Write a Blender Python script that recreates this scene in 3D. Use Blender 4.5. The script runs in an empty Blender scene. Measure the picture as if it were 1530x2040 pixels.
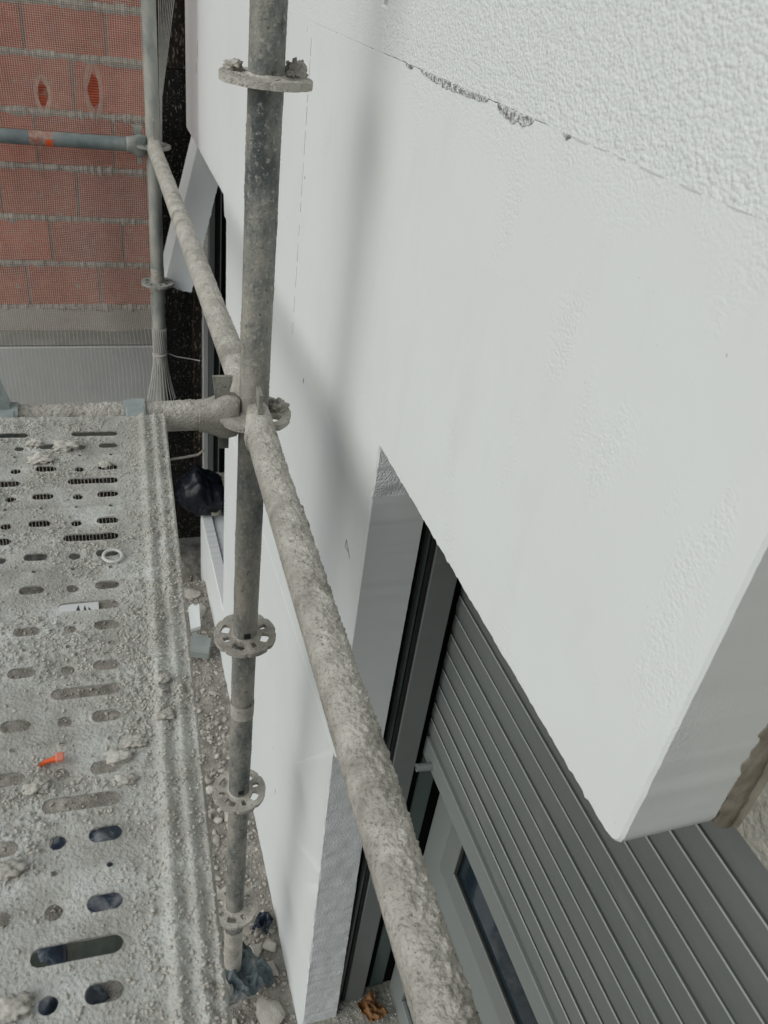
import bpy, math, random
import numpy as np
from mathutils import Vector, Matrix

random.seed(7)
rng = np.random.default_rng(7)
S = bpy.context.scene
COL = S.collection

# ------------------------------------------------------------------ camera
YAW, PITCH, ROLL = 0.3935605, 0.59354052, 0.1504081
fw = Vector((math.sin(YAW) * math.cos(PITCH), math.cos(YAW) * math.cos(PITCH), -math.sin(PITCH)))
r0 = Vector((math.cos(YAW), -math.sin(YAW), 0.0))
u0 = r0.cross(fw)
rt = math.cos(ROLL) * r0 + math.sin(ROLL) * u0
up = -math.sin(ROLL) * r0 + math.cos(ROLL) * u0
cd = bpy.data.cameras.new("camera")
cam = bpy.data.objects.new("camera", cd)
COL.objects.link(cam)
cam.matrix_world = Matrix(((rt.x, up.x, -fw.x, 0), (rt.y, up.y, -fw.y, 0), (rt.z, up.z, -fw.z, 0), (0, 0, 0, 1)))
cd.sensor_fit = 'VERTICAL'
cd.sensor_height = 36.0
cd.sensor_width = 27.0
cd.lens = 28.353
cd.clip_start = 0.02
cd.clip_end = 2000
cd.dof.use_dof = True
cd.dof.focus_distance = 1.25
cd.dof.aperture_fstop = 14.0
S.camera = cam

# ------------------------------------------------------------------ world, sun, exposure
sun_to = Vector((0.157, 0.040, -0.112)).normalized()      # the way the light travels
w = bpy.data.worlds.new("World")
S.world = w
w.use_nodes = True
nt = w.node_tree
bgn = nt.nodes["Background"]
sky = nt.nodes.new("ShaderNodeTexSky")
sky.sky_type = 'NISHITA'
sky.sun_disc = False
sky.sun_elevation = math.asin(-sun_to.z)
sky.sun_rotation = math.atan2(-sun_to.x, -sun_to.y)
sky.air_density = 1.0
sky.dust_density = 6.0
sky.ozone_density = 1.0
hs = nt.nodes.new("ShaderNodeHueSaturation")
hs.inputs["Saturation"].default_value = 0.65
nt.links.new(sky.outputs[0], hs.inputs["Color"])
nt.links.new(hs.outputs[0], bgn.inputs[0])
bgn.inputs[1].default_value = 0.055
sl = bpy.data.lights.new("sun", 'SUN')
sl.energy = 2.5
sl.angle = math.radians(74)
sl.color = (0.915, 0.985, 1.0)
sun = bpy.data.objects.new("sun", sl)
COL.objects.link(sun)
sun.rotation_euler = sun_to.to_track_quat('-Z', 'Y').to_euler()
S.view_settings.view_transform = 'Standard'
S.view_settings.look = 'None'
S.view_settings.gamma = 1.0
S.view_settings.exposure = -0.50
S.view_settings.use_curve_mapping = False
S.cycles.max_bounces = 4
S.cycles.caustics_reflective = False
S.cycles.caustics_refractive = False
S.cycles.use_denoising = True

# ------------------------------------------------------------------ numeric noise
def _h(ix, iy, iz, seed):
    n = (ix.astype(np.int64) * 374761393 + iy.astype(np.int64) * 668265263 + iz.astype(np.int64) * 1274126177 + seed * 974634777) & 0xffffffff
    n = ((n ^ (n >> 13)) * 1274126177) & 0xffffffff
    n = (n ^ (n >> 16)) & 0xffffff
    return n / float(0xffffff)

def vnoise(p, seed=0):
    p = np.asarray(p, float)
    i = np.floor(p).astype(np.int64)
    f = p - i
    f = f * f * (3 - 2 * f)
    out = 0
    for dx in (0, 1):
        for dy in (0, 1):
            for dz in (0, 1):
                wt = (f[..., 0] if dx else 1 - f[..., 0]) * (f[..., 1] if dy else 1 - f[..., 1]) * (f[..., 2] if dz else 1 - f[..., 2])
                out = out + wt * _h(i[..., 0] + dx, i[..., 1] + dy, i[..., 2] + dz, seed)
    return out * 2 - 1

def fbm(p, sc, octv=3, seed=0):
    p = np.asarray(p, float) * sc
    o = 0; a = 1.0; t = 0
    for k in range(octv):
        o = o + a * vnoise(p * (2.03 ** k) + k * 17.3, seed + k)
        t += a; a *= 0.5
    return o / t

def sstep(a, b, x):
    t = np.clip((x - a) / (b - a), 0, 1)
    return t * t * (3 - 2 * t)

# ------------------------------------------------------------------ materials
def M(name, stops, nscale=8.0, detail=5.0, rough=0.8, bumps=(), metallic=0.0, stretch=(1, 1, 1), spec=0.4, specks=None, rnd=0.0, nrough=0.6, tint=None):
    m = bpy.data.materials.new(name)
    m.use_nodes = True
    t = m.node_tree
    b = t.nodes["Principled BSDF"]
    N = t.nodes.new
    L = t.links.new
    geo = N("ShaderNodeNewGeometry")
    mp = N("ShaderNodeMapping")
    mp.inputs["Scale"].default_value = stretch
    L(geo.outputs["Position"], mp.inputs["Vector"])
    src = mp.outputs[0]
    oi = None
    if rnd:
        oi = N("ShaderNodeObjectInfo")
        vm = N("ShaderNodeVectorMath"); vm.operation = 'SCALE'
        cmb = N("ShaderNodeCombineXYZ")
        for k in range(3): L(oi.outputs["Random"], cmb.inputs[k])
        L(cmb.outputs[0], vm.inputs[0]); vm.inputs["Scale"].default_value = 7.0
        va = N("ShaderNodeVectorMath"); va.operation = 'ADD'
        L(src, va.inputs[0]); L(vm.outputs[0], va.inputs[1])
        src = va.outputs[0]
    nz = N("ShaderNodeTexNoise")
    nz.inputs["Scale"].default_value = nscale
    nz.inputs["Detail"].default_value = detail
    nz.inputs["Roughness"].default_value = nrough
    L(src, nz.inputs["Vector"])
    cr = N("ShaderNodeValToRGB")
    el = cr.color_ramp.elements
    while len(el) < len(stops): el.new(0.5)
    for e, (p, c) in zip(el, stops):
        e.position = p
        e.color = (c[0], c[1], c[2], 1)
    L(nz.outputs["Fac"], cr.inputs[0])
    colr = cr.outputs[0]
    if rnd:
        hv = N("ShaderNodeHueSaturation")
        mr = N("ShaderNodeMapRange")
        mr.inputs["To Min"].default_value = 1 - rnd
        mr.inputs["To Max"].default_value = 1 + rnd
        L(oi.outputs["Random"], mr.inputs[0])
        L(mr.outputs[0], hv.inputs["Value"])
        L(colr, hv.inputs["Color"])
        colr = hv.outputs[0]
    if specks:
        for (sc, lo, hi, sc_col, st) in specks:
            mp2 = N("ShaderNodeMapping"); mp2.inputs["Scale"].default_value = st
            L(geo.outputs["Position"], mp2.inputs["Vector"])
            n2 = N("ShaderNodeTexNoise"); n2.inputs["Scale"].default_value = sc
            n2.inputs["Detail"].default_value = 3.0; n2.inputs["Roughness"].default_value = 0.65
            L(mp2.outputs[0], n2.inputs["Vector"])
            m2 = N("ShaderNodeMapRange"); m2.inputs["From Min"].default_value = lo; m2.inputs["From Max"].default_value = hi
            L(n2.outputs["Fac"], m2.inputs[0])
            mx = N("ShaderNodeMix"); mx.data_type = 'RGBA'
            L(m2.outputs[0], mx.inputs[0]); L(colr, mx.inputs[6]); mx.inputs[7].default_value = (*sc_col, 1)
            colr = mx.outputs[2]
    L(colr, b.inputs["Base Color"])
    b.inputs["Roughness"].default_value = rough
    b.inputs["Metallic"].default_value = metallic
    b.inputs["Specular IOR Level"].default_value = spec
    prev = None
    for (kind, sc, strength, dist, st) in bumps:
        mp3 = N("ShaderNodeMapping"); mp3.inputs["Scale"].default_value = st
        L(geo.outputs["Position"], mp3.inputs["Vector"])
        if kind == 'n':
            x = N("ShaderNodeTexNoise"); x.inputs["Detail"].default_value = 2.0
            x.inputs["Scale"].default_value = sc; o = x.outputs["Fac"]
        elif kind == 'v':
            x = N("ShaderNodeTexVoronoi"); x.feature = 'F1'; x.inputs["Scale"].default_value = sc
            iv = N("ShaderNodeMath"); iv.operation = 'SUBTRACT'; iv.inputs[0].default_value = 1.0
            L(x.outputs["Distance"], iv.inputs[1]); o = iv.outputs[0]
        elif kind == 'm':      # beads shown only in patches
            x = N("ShaderNodeTexVoronoi"); x.feature = 'F1'; x.inputs["Scale"].default_value = sc
            pn = N("ShaderNodeTexNoise"); pn.inputs["Scale"].default_value = 7.0; pn.inputs["Detail"].default_value = 3.0
            mq = N("ShaderNodeMapping"); mq.inputs["Scale"].default_value = (1, 2.2, 0.8)
            L(geo.outputs["Position"], mq.inputs["Vector"]); L(mq.outputs[0], pn.inputs["Vector"])
            mrr = N("ShaderNodeMapRange"); mrr.inputs["From Min"].default_value = 0.55; mrr.inputs["From Max"].default_value = 0.68
            mrr.inputs["To Min"].default_value = 0.06
            L(pn.outputs["Fac"], mrr.inputs[0])
            sz = N("ShaderNodeSeparateXYZ"); L(geo.outputs["Position"], sz.inputs[0])
            sy = N("ShaderNodeMath"); sy.operation = 'MULTIPLY_ADD'; sy.inputs[1].default_value = 0.16
            L(pn.outputs["Fac"], sy.inputs[0]); L(sz.outputs["Z"], sy.inputs[2])
            zr = N("ShaderNodeMapRange"); zr.inputs["From Min"].default_value = -0.085; zr.inputs["From Max"].default_value = -0.02
            L(sy.outputs[0], zr.inputs[0])
            mxm = N("ShaderNodeMath"); mxm.operation = 'MAXIMUM'
            L(mrr.outputs[0], mxm.inputs[0]); L(zr.outputs[0], mxm.inputs[1])
            mrr = mxm
            iv = N("ShaderNodeMath"); iv.operation = 'MULTIPLY'
            iw = N("ShaderNodeMath"); iw.operation = 'SUBTRACT'; iw.inputs[0].default_value = 1.0
            L(x.outputs["Distance"], iw.inputs[1])
            L(iw.outputs[0], iv.inputs[0]); L(mrr.outputs[0], iv.inputs[1]); o = iv.outputs[0]
        else:                  # 'w' wave along z
            x = N("ShaderNodeTexWave"); x.bands_direction = 'Z'; x.inputs["Scale"].default_value = sc
            x.inputs["Distortion"].default_value = 0.6; o = x.outputs["Fac"]
        L(mp3.outputs[0], x.inputs["Vector"])
        bp = N("ShaderNodeBump"); bp.inputs["Strength"].default_value = strength; bp.inputs["Distance"].default_value = dist
        L(o, bp.inputs["Height"])
        if prev: L(prev, bp.inputs["Normal"])
        prev = bp.outputs[0]
    if prev: L(prev, b.inputs["Normal"])
    return m

I3 = (1, 1, 1)
EPSC = (0.78, 0.81, 0.80)
m_eps_rough = M("foam_rough", [(0.3, (0.74, 0.77, 0.76)), (0.7, EPSC)], 60, rough=0.55, bumps=[('v', 290, 0.5, 0.0020, I3), ('n', 130, 0.45, 0.003, I3)])
m_eps = M("foam_sanded", [(0.3, (0.76, 0.785, 0.775)), (0.7, EPSC)], 5, rough=0.6, bumps=[('n', 6, 0.18, 0.01, I3), ('m', 300, 0.34, 0.0018, I3), ('n', 300, 0.08, 0.001, (1, 1, 0.15))],
          specks=[(5, 0.54, 0.80, (0.73, 0.755, 0.75), (1, 2.2, 0.7)), (130, 0.745, 0.765, (0.50, 0.51, 0.51), I3)])
m_eps_low = M("foam_smooth", [(0.3, (0.76, 0.79, 0.79)), (0.7, (0.80, 0.83, 0.835))], 4, rough=0.5, bumps=[('n', 5, 0.25, 0.01, I3), ('v', 300, 0.05, 0.001, I3)],
              specks=[(90, 0.74, 0.78, (0.35, 0.36, 0.36), (1, 1, 0.35))])
m_eps_cut = M("foam_cut", [(0.3, (0.80, 0.835, 0.85)), (0.7, (0.86, 0.885, 0.90))], 150, rough=0.6, bumps=[('v', 280, 0.6, 0.0022, I3), ('n', 400, 0.4, 0.0015, I3)])
m_torn = M("torn_foam", [(0.42, (0.22, 0.22, 0.215)), (0.56, (0.70, 0.72, 0.71))], 190, 4, rough=0.9, bumps=[('v', 260, 0.8, 0.003, I3)])
m_pencil = M("graphite", [(0.3, (0.22, 0.23, 0.23)), (0.7, (0.34, 0.35, 0.35))], 200, rough=0.7)
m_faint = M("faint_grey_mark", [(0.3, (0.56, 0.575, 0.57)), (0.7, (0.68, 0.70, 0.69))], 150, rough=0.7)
MUD = (0.40, 0.375, 0.335)
m_mud = M("dry_mud", [(0.25, (0.33, 0.312, 0.275)), (0.5, (0.48, 0.458, 0.41)), (0.75, (0.62, 0.598, 0.545))], 30, 6, rough=0.95, spec=0.1,
          bumps=[('n', 340, 1.0, 0.0028, I3), ('n', 130, 0.5, 0.003, I3)],
          specks=[(11, 0.56, 0.70, (0.30, 0.285, 0.25), I3), (230, 0.57, 0.68, (0.24, 0.23, 0.205), I3)])  # the finer dark specks paint in tiny shadows between the mud grains
m_tube = M("dusty_galvanised_steel", [(0.36, (0.075, 0.088, 0.088)), (0.47, (0.19, 0.195, 0.18)), (0.60, (0.33, 0.315, 0.275))], 14, 7, rough=0.7, spec=0.35,
           stretch=(1, 1, 0.45), bumps=[('n', 260, 0.8, 0.002, I3), ('n', 70, 0.5, 0.003, I3)], nrough=0.72,
           specks=[(120, 0.56, 0.74, (0.40, 0.385, 0.34), I3), (95, 0.62, 0.74, (0.045, 0.048, 0.046), I3)])
m_tube_far = M("galvanised_steel_far", [(0.35, (0.20, 0.225, 0.215)), (0.5, (0.36, 0.365, 0.335)), (0.65, (0.48, 0.47, 0.425))], 11, 6, rough=0.6, spec=0.4,
               stretch=(1, 1, 0.5), bumps=[('n', 200, 0.4, 0.0015, I3)])
m_rail_far = M("blue_grey_steel", [(0.35, (0.13, 0.165, 0.17)), (0.55, (0.20, 0.235, 0.235)), (0.7, (0.30, 0.31, 0.29))], 13, 6, rough=0.5, spec=0.5, bumps=[('n', 150, 0.3, 0.0012, I3)])
m_deck = M("dusty_deck", [(0.30, (0.30, 0.295, 0.265)), (0.5, (0.46, 0.455, 0.42)), (0.70, (0.62, 0.632, 0.608))], 14, 7, rough=0.92, spec=0.12,
           bumps=[('n', 330, 0.9, 0.0022, I3), ('n', 140, 0.5, 0.003, I3)], nrough=0.7,
           specks=[(260, 0.62, 0.70, (0.30, 0.29, 0.26), I3)])
m_crumb = M("mortar_crumb", [(0.3, (0.44, 0.42, 0.375)), (0.7, (0.62, 0.60, 0.545))], 60, 4, rough=0.95, spec=0.1, bumps=[('n', 500, 0.6, 0.001, I3)])
m_claw = M("zinc_casting", [(0.3, (0.24, 0.28, 0.28)), (0.7, (0.38, 0.42, 0.41))], 40, 5, rough=0.55, spec=0.5, bumps=[('n', 200, 0.3, 0.001, I3)])
m_brick = M("red_brick", [(0.25, (0.36, 0.080, 0.048)), (0.55, (0.54, 0.135, 0.080)), (0.8, (0.58, 0.21, 0.135))], 14, 5, rough=0.9, spec=0.15, rnd=0.16,
            bumps=[('w', 34, 0.8, 0.004, I3), ('n', 90, 0.4, 0.002, I3)], specks=[(22, 0.60, 0.74, (0.36, 0.33, 0.28), I3)])
m_mortar = M("grey_mortar", [(0.3, (0.25, 0.24, 0.215)), (0.7, (0.42, 0.40, 0.36))], 40, 6, rough=0.95, spec=0.1, bumps=[('n', 70, 1.0, 0.008, I3)])
m_conc = M("wall_concrete", [(0.3, (0.34, 0.335, 0.31)), (0.7, (0.46, 0.455, 0.425))], 6, 7, rough=0.9, spec=0.2, bumps=[('n', 60, 0.4, 0.003, I3)], stretch=(1, 1, 2),
           specks=[(40, 0.70, 0.75, (0.12, 0.115, 0.10), I3)])
m_conc_l = M("pale_render", [(0.3, (0.50, 0.51, 0.495)), (0.7, (0.60, 0.61, 0.595))], 4, 6, rough=0.9, spec=0.2, bumps=[('n', 50, 0.2, 0.002, I3)],
             specks=[(60, 0.74, 0.77, (0.14, 0.13, 0.12), I3)])
m_stone = M("rough_concrete", [(0.3, (0.16, 0.17, 0.155)), (0.5, (0.33, 0.32, 0.28)), (0.7, (0.50, 0.48, 0.42))], 38, 9, rough=0.95, spec=0.15, bumps=[('n', 90, 1.0, 0.006, I3), ('n', 400, 0.7, 0.002, I3)], nrough=0.75)
m_adh = M("brown_adhesive", [(0.3, (0.14, 0.125, 0.095)), (0.7, (0.26, 0.235, 0.19))], 25, 6, rough=0.85, spec=0.25, bumps=[('n', 90, 0.7, 0.004, (1, 1, 0.5))])
m_black = M("bitumen_coat", [(0.3, (0.004, 0.004, 0.004)), (0.7, (0.012, 0.011, 0.010))], 20, 5, rough=0.55, spec=0.25, bumps=[('n', 90, 0.6, 0.004, (1, 1, 0.5))],
            specks=[(75, 0.60, 0.68, (0.24, 0.235, 0.22), (1.6, 1, 0.5)), (170, 0.63, 0.68, (0.5, 0.48, 0.44), I3)])
m_black_up = M("brown_black_coat", [(0.3, (0.010, 0.009, 0.007)), (0.7, (0.024, 0.020, 0.015))], 20, 5, rough=0.7, spec=0.2, bumps=[('n', 90, 0.6, 0.004, (1, 1, 0.5))],
               specks=[(75, 0.55, 0.66, (0.20, 0.17, 0.13), (1.6, 1, 0.5))])
m_slat = M("grey_aluminium", [(0.3, (0.185, 0.203, 0.197)), (0.7, (0.212, 0.231, 0.224))], 3, 4, rough=0.38, spec=0.5, bumps=[('n', 700, 0.04, 0.0004, (1, 0.2, 1))],
           specks=[(150, 0.735, 0.76, (0.42, 0.43, 0.41), I3), (24, 0.60, 0.80, (0.24, 0.25, 0.24), (1, 0.5, 1)), (9, 0.5, 0.8, (0.21, 0.22, 0.21), (1, 1, 1))])
m_lip = M("slat_lip_highlight", [(0.3, (0.42, 0.45, 0.44)), (0.7, (0.50, 0.53, 0.52))], 20, rough=0.4)  # lighter colour paints in the bright highlight along each slat's lip
m_bar = M("grey_aluminium_bar", [(0.3, (0.22, 0.245, 0.24)), (0.7, (0.245, 0.27, 0.262))], 3, 4, rough=0.42, spec=0.5, specks=[(170, 0.77, 0.79, (0.5, 0.5, 0.48), I3)])
m_rubber = M("black_rubber", [(0.3, (0.010, 0.012, 0.012)), (0.7, (0.022, 0.026, 0.025))], 30, rough=0.6, bumps=[('n', 200, 0.3, 0.001, (1, 1, 0.2))])
m_dark = M("dark_void", [(0.3, (0.003, 0.003, 0.003)), (0.7, (0.005, 0.005, 0.005))], 5, rough=0.9, spec=0.1)
m_teal = M("dark_teal_metal", [(0.3, (0.055, 0.085, 0.08)), (0.7, (0.075, 0.11, 0.105))], 4, rough=0.15, spec=0.7)
m_glass = M("dark_glass", [(0.3, (0.012, 0.020, 0.028)), (0.7, (0.022, 0.036, 0.05))], 4, rough=0.06, spec=0.6)
m_net = M("net_thread", [(0.3, (0.66, 0.58, 0.51)), (0.7, (0.80, 0.72, 0.64))], 40, rough=0.8, spec=0.2)
m_cord = M("white_cord", [(0.3, (0.50, 0.49, 0.46)), (0.7, (0.62, 0.61, 0.58))], 60, rough=0.7)
m_rope = M("grey_rope", [(0.3, (0.28, 0.27, 0.24)), (0.7, (0.42, 0.40, 0.36))], 90, rough=0.9)
m_bag = M("black_plastic", [(0.3, (0.005, 0.007, 0.012)), (0.7, (0.012, 0.016, 0.024))], 12, rough=0.42, spec=0.4, bumps=[('n', 40, 0.4, 0.004, I3)])
m_tarp = M("dusty_blue_plastic", [(0.35, (0.05, 0.07, 0.085)), (0.55, (0.10, 0.125, 0.135)), (0.7, (0.24, 0.24, 0.225))], 18, 6, rough=0.5, bumps=[('n', 60, 0.5, 0.004, I3)])
m_blue = M("blue_plastic", [(0.35, (0.006, 0.010, 0.019)), (0.55, (0.020, 0.032, 0.050)), (0.72, (0.24, 0.25, 0.26))], 14, 6, rough=0.35, bumps=[('n', 40, 0.5, 0.005, I3)])
m_orange = M("orange_plastic", [(0.3, (0.75, 0.10, 0.02)), (0.7, (0.85, 0.16, 0.05))], 60, rough=0.5)
m_tip = M("pale_orange_plastic", [(0.3, (0.72, 0.20, 0.13)), (0.7, (0.80, 0.34, 0.25))], 90, rough=0.6)
m_faded = M("faded_red_tape", [(0.4, (0.34, 0.14, 0.10)), (0.6, (0.40, 0.30, 0.26))], 70, rough=0.7)
m_white = M("white_plastic", [(0.3, (0.54, 0.545, 0.515)), (0.7, (0.66, 0.665, 0.635))], 90, rough=0.6)
m_paper = M("printed_paper", [(0.3, (0.68, 0.70, 0.70)), (0.7, (0.76, 0.78, 0.78))], 6, rough=0.8)
m_ink = M("dark_ink", [(0.3, (0.03, 0.035, 0.045)), (0.7, (0.06, 0.06, 0.07))], 30, rough=0.8)
m_leaf = M("brown_paper", [(0.3, (0.13, 0.055, 0.018)), (0.7, (0.33, 0.17, 0.07))], 60, rough=0.7, bumps=[('n', 120, 0.6, 0.003, I3)])
m_ground = M("rubble_soil", [(0.3, (0.17, 0.16, 0.14)), (0.5, (0.28, 0.265, 0.235)), (0.7, (0.42, 0.395, 0.35))], 18, 8, rough=0.95, spec=0.1, bumps=[('n', 120, 0.8, 0.008, I3), ('n', 420, 0.7, 0.003, I3)])
m_rock = M("rubble_stone", [(0.3, (0.34, 0.32, 0.285)), (0.7, (0.54, 0.515, 0.465))], 26, 6, rough=0.95, spec=0.1, rnd=0.2, bumps=[('n', 180, 0.7, 0.004, I3)])
m_tile = M("grey_tile", [(0.3, (0.22, 0.245, 0.24)), (0.7, (0.30, 0.325, 0.315))], 15, rough=0.7, bumps=[('n', 150, 0.3, 0.002, I3)])
m_plank = M("dark_green_board", [(0.3, (0.025, 0.032, 0.026)), (0.7, (0.06, 0.068, 0.055))], 20, rough=0.8, bumps=[('n', 60, 0.4, 0.003, (1, 0.2, 1))])

# ------------------------------------------------------------------ object helpers
BASE = {}

def mesh_np(name, V, F):
    V = np.asarray(V, np.float32)
    me = bpy.data.meshes.new(name)
    if isinstance(F, np.ndarray):
        n, k = F.shape
        me.vertices.add(len(V)); me.vertices.foreach_set("co", V.ravel())
        me.loops.add(n * k); me.loops.foreach_set("vertex_index", F.astype(np.int32).ravel())
        me.polygons.add(n)
        me.polygons.foreach_set("loop_start", np.arange(0, n * k, k, dtype=np.int32))
        me.polygons.foreach_set("loop_total", np.full(n, k, np.int32))
        me.update(calc_edges=True)
        me.validate()
    else:
        me.from_pydata(V.tolist(), [], F)
        me.update()
    return me

def obj(name, V, F, m, parent=None, smooth=False, base=None, sharp=None):
    V = np.asarray(V, float)
    if parent is not None:
        b = np.array(BASE[parent.name])
    else:
        b = np.array(base) if base is not None else np.array([(V[:, 0].min() + V[:, 0].max()) / 2, (V[:, 1].min() + V[:, 1].max()) / 2, V[:, 2].min()])
    me = mesh_np(name, V - b, F)
    me.materials.append(m)
    if smooth:
        me.polygons.foreach_set("use_smooth", np.ones(len(me.polygons), bool))
        if sharp:
            try: me.set_sharp_from_angle(angle=math.radians(sharp))
            except Exception: pass
    o = bpy.data.objects.new(name, me)
    COL.objects.link(o)
    if parent is not None:
        o.parent = parent
    else:
        o.location = b
    BASE[o.name] = tuple(b)
    return o

def tag(o, label, cat, group=None, kind=None):
    o["label"] = label
    if cat: o["category"] = cat
    if group: o["group"] = group
    if kind: o["kind"] = kind
    return o

def thing(name, label, cat, loc, group=None):
    o = bpy.data.objects.new(name, None)
    o.empty_display_size = 0.05
    COL.objects.link(o)
    o.location = loc
    BASE[o.name] = tuple(loc)
    return tag(o, label, cat, group)

def box(x0, x1, y0, y1, z0, z1, bev=0.0):
    """a box; with bev its edges are chamfered"""
    if bev <= 0:
        V = [(x, y, z) for x in (x0, x1) for y in (y0, y1) for z in (z0, z1)]
        F = [(0, 1, 3, 2), (4, 6, 7, 5), (0, 4, 5, 1), (2, 3, 7, 6), (0, 2, 6, 4), (1, 5, 7, 3)]
        return V, F
    import bmesh
    bm = bmesh.new()
    V, F = box(x0, x1, y0, y1, z0, z1)
    vs = [bm.verts.new(v) for v in V]
    for f in F: bm.faces.new([vs[i] for i in f])
    bmesh.ops.bevel(bm, geom=bm.edges[:], offset=bev, segments=1, affect='EDGES', profile=0.5)
    bm.verts.index_update()
    V = [tuple(v.co) for v in bm.verts]
    F = [tuple(v.index for v in f.verts) for f in bm.faces]
    bm.free()
    return V, F

def join(parts):
    V = []; F = []
    for v, f in parts:
        n = len(V)
        V += [tuple(p) for p in v]
        F += [tuple(int(i) + n for i in q) for q in f]
    return V, F

def frame_of(d):
    d = np.array(d, float); d /= np.linalg.norm(d)
    a = np.array([0, 0, 1.0]) if abs(d[2]) < 0.9 else np.array([0, 1.0, 0])
    s = np.cross(d, a); s /= np.linalg.norm(s)
    return d, s, np.cross(s, d)

def tube(p0, p1, r, n=32, step=0.004, disp=None, ts=None, caps=True):
    p0 = np.array(p0, float); p1 = np.array(p1, float)
    d, s, t = frame_of(p1 - p0)
    ln = np.linalg.norm(p1 - p0)
    if ts is None:
        ts = np.linspace(0, ln, max(2, int(ln / step) + 1))
    m = len(ts)
    a = np.linspace(0, 2 * np.pi, n, endpoint=False)
    nrm = np.cos(a)[:, None] * s + np.sin(a)[:, None] * t
    P = p0 + ts[:, None, None] * d + r * nrm[None]
    NR = np.broadcast_to(nrm[None], P.shape)
    if disp is not None:
        P = P + NR * disp(P, NR)[..., None]
    V = P.reshape(-1, 3)
    i = np.arange(m - 1)[:, None] * n; j = np.arange(n)[None]
    j2 = (j + 1) % n
    F = np.stack([i + j, i + j2, i + n + j2, i + n + j], -1).reshape(-1, 4)
    if caps:
        V = np.vstack([V, p0[None], p1[None]])
        c0 = len(V) - 2; c1 = len(V) - 1
        jj = np.arange(n); jk = (jj + 1) % n
        F = np.vstack([F, np.stack([jk, jj, np.full(n, c0), np.full(n, c0)], -1), np.stack([(m - 1) * n + jj, (m - 1) * n + jk, np.full(n, c1), np.full(n, c1)], -1)])
        Fl = [tuple(q) if q[2] != q[3] else tuple(q[:3]) for q in F.tolist()] if len(F) < 4000 else None
        if Fl is None:
            return V[:-2], F[:-2 * n]
        return V, Fl
    return V, F

def path_tube(pts, r, n=5, close=False):
    """thin round cord along points"""
    pts = np.asarray(pts, float)
    m = len(pts)
    V = []; F = []
    prev = None
    for k in range(m):
        d = pts[min(k + 1, m - 1)] - pts[max(k - 1, 0)]
        dd, s, t = frame_of(d)
        if prev is not None:
            s = prev - dd * (prev @ dd); s /= np.linalg.norm(s) + 1e-9; t = np.cross(s, dd)
        prev = s
        rr = r[k] if hasattr(r, '__len__') else r
        for q in range(n):
            a = 2 * math.pi * q / n
            V.append(tuple(pts[k] + rr * (math.cos(a) * s + math.sin(a) * t)))
    for k in range(m - 1):
        for q in range(n):
            F.append((k * n + q, k * n + (q + 1) % n, (k + 1) * n + (q + 1) % n, (k + 1) * n + q))
    F.append(tuple(range(n))); F.append(tuple(range((m - 1) * n + n - 1, (m - 1) * n - 1, -1)))
    return V, F

def cut_grid(U, V, sdf, h):
    """quad grid with smooth-edged holes where sdf < 0"""
    e = h * 0.02
    U = U.copy(); V = V.copy()
    for it in range(3):
        s = sdf(U, V)
        gx = (sdf(U + e, V) - sdf(U - e, V)) / (2 * e)
        gy = (sdf(U, V + e) - sdf(U, V - e)) / (2 * e)
        g = np.sqrt(gx * gx + gy * gy) + 1e-9
        if it == 0: near = np.abs(s) < 0.62 * h
        U = np.where(near, U - s * gx / g, U); V = np.where(near, V - s * gy / g, V)
    s = np.where(near, 0.0, sdf(U, V))
    n, m = U.shape
    idx = np.arange(n * m).reshape(n, m)
    F = np.stack([idx[:-1, :-1], idx[1:, :-1], idx[1:, 1:], idx[:-1, 1:]], -1).reshape(-1, 4)
    sf = s.ravel()[F]
    cx = U.ravel()[F].mean(1); cy = V.ravel()[F].mean(1)
    keep = (sf.min(1) > -1e-7) & (sdf(cx, cy) > 0)
    return U, V, F[keep]

def boundary_edges(F):
    e = np.vstack([F[:, [k, (k + 1) % 4]] for k in range(4)])
    big = int(F.max()) + 2
    key = e[:, 0].astype(np.int64) * big + e[:, 1]
    rev = e[:, 1].astype(np.int64) * big + e[:, 0]
    return e[~np.isin(key, rev)]

def compact(V, F):
    used = np.unique(F)
    mp = np.full(len(V), -1); mp[used] = np.arange(len(used))
    return V[used], mp[F]

def rock_mesh(seed, sub=2, amp=0.35, flat=0.75):
    import bmesh
    bm = bmesh.new()
    bmesh.ops.create_icosphere(bm, subdivisions=sub, radius=1.0)
    V = np.array([v.co[:] for v in bm.verts]); F = np.array([[v.index for v in f.verts] for f in bm.faces])
    bm.free()
    # chop with random planes so the stone has facets
    rg = np.random.default_rng(seed)
    for k in range(13):
        d = rg.normal(size=3); d /= np.linalg.norm(d)
        c = rg.uniform(0.32, 0.70)
        over = np.maximum(V @ d - c, 0)
        V = V - over[:, None] * d
    V = V * (1 + amp * 0.35 * fbm(V, 3.5, 3, seed))[:, None]
    V = V / np.abs(V).max() 
    V[:, 2] *= flat
    return V, F

def mud_mesh(seed, sub=4):
    import bmesh
    bm = bmesh.new()
    bmesh.ops.create_icosphere(bm, subdivisions=sub, radius=1.0)
    V = np.array([v.co[:] for v in bm.verts]); F = np.array([[v.index for v in f.verts] for f in bm.faces])
    bm.free()
    V = V * (0.85 + 0.75 * fbm(V, 1.6, 3, seed) + 0.42 * fbm(V, 4.5, 3, seed + 1) + 0.20 * np.abs(fbm(V, 10, 2, seed + 2)))[:, None]
    return V, F

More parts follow.
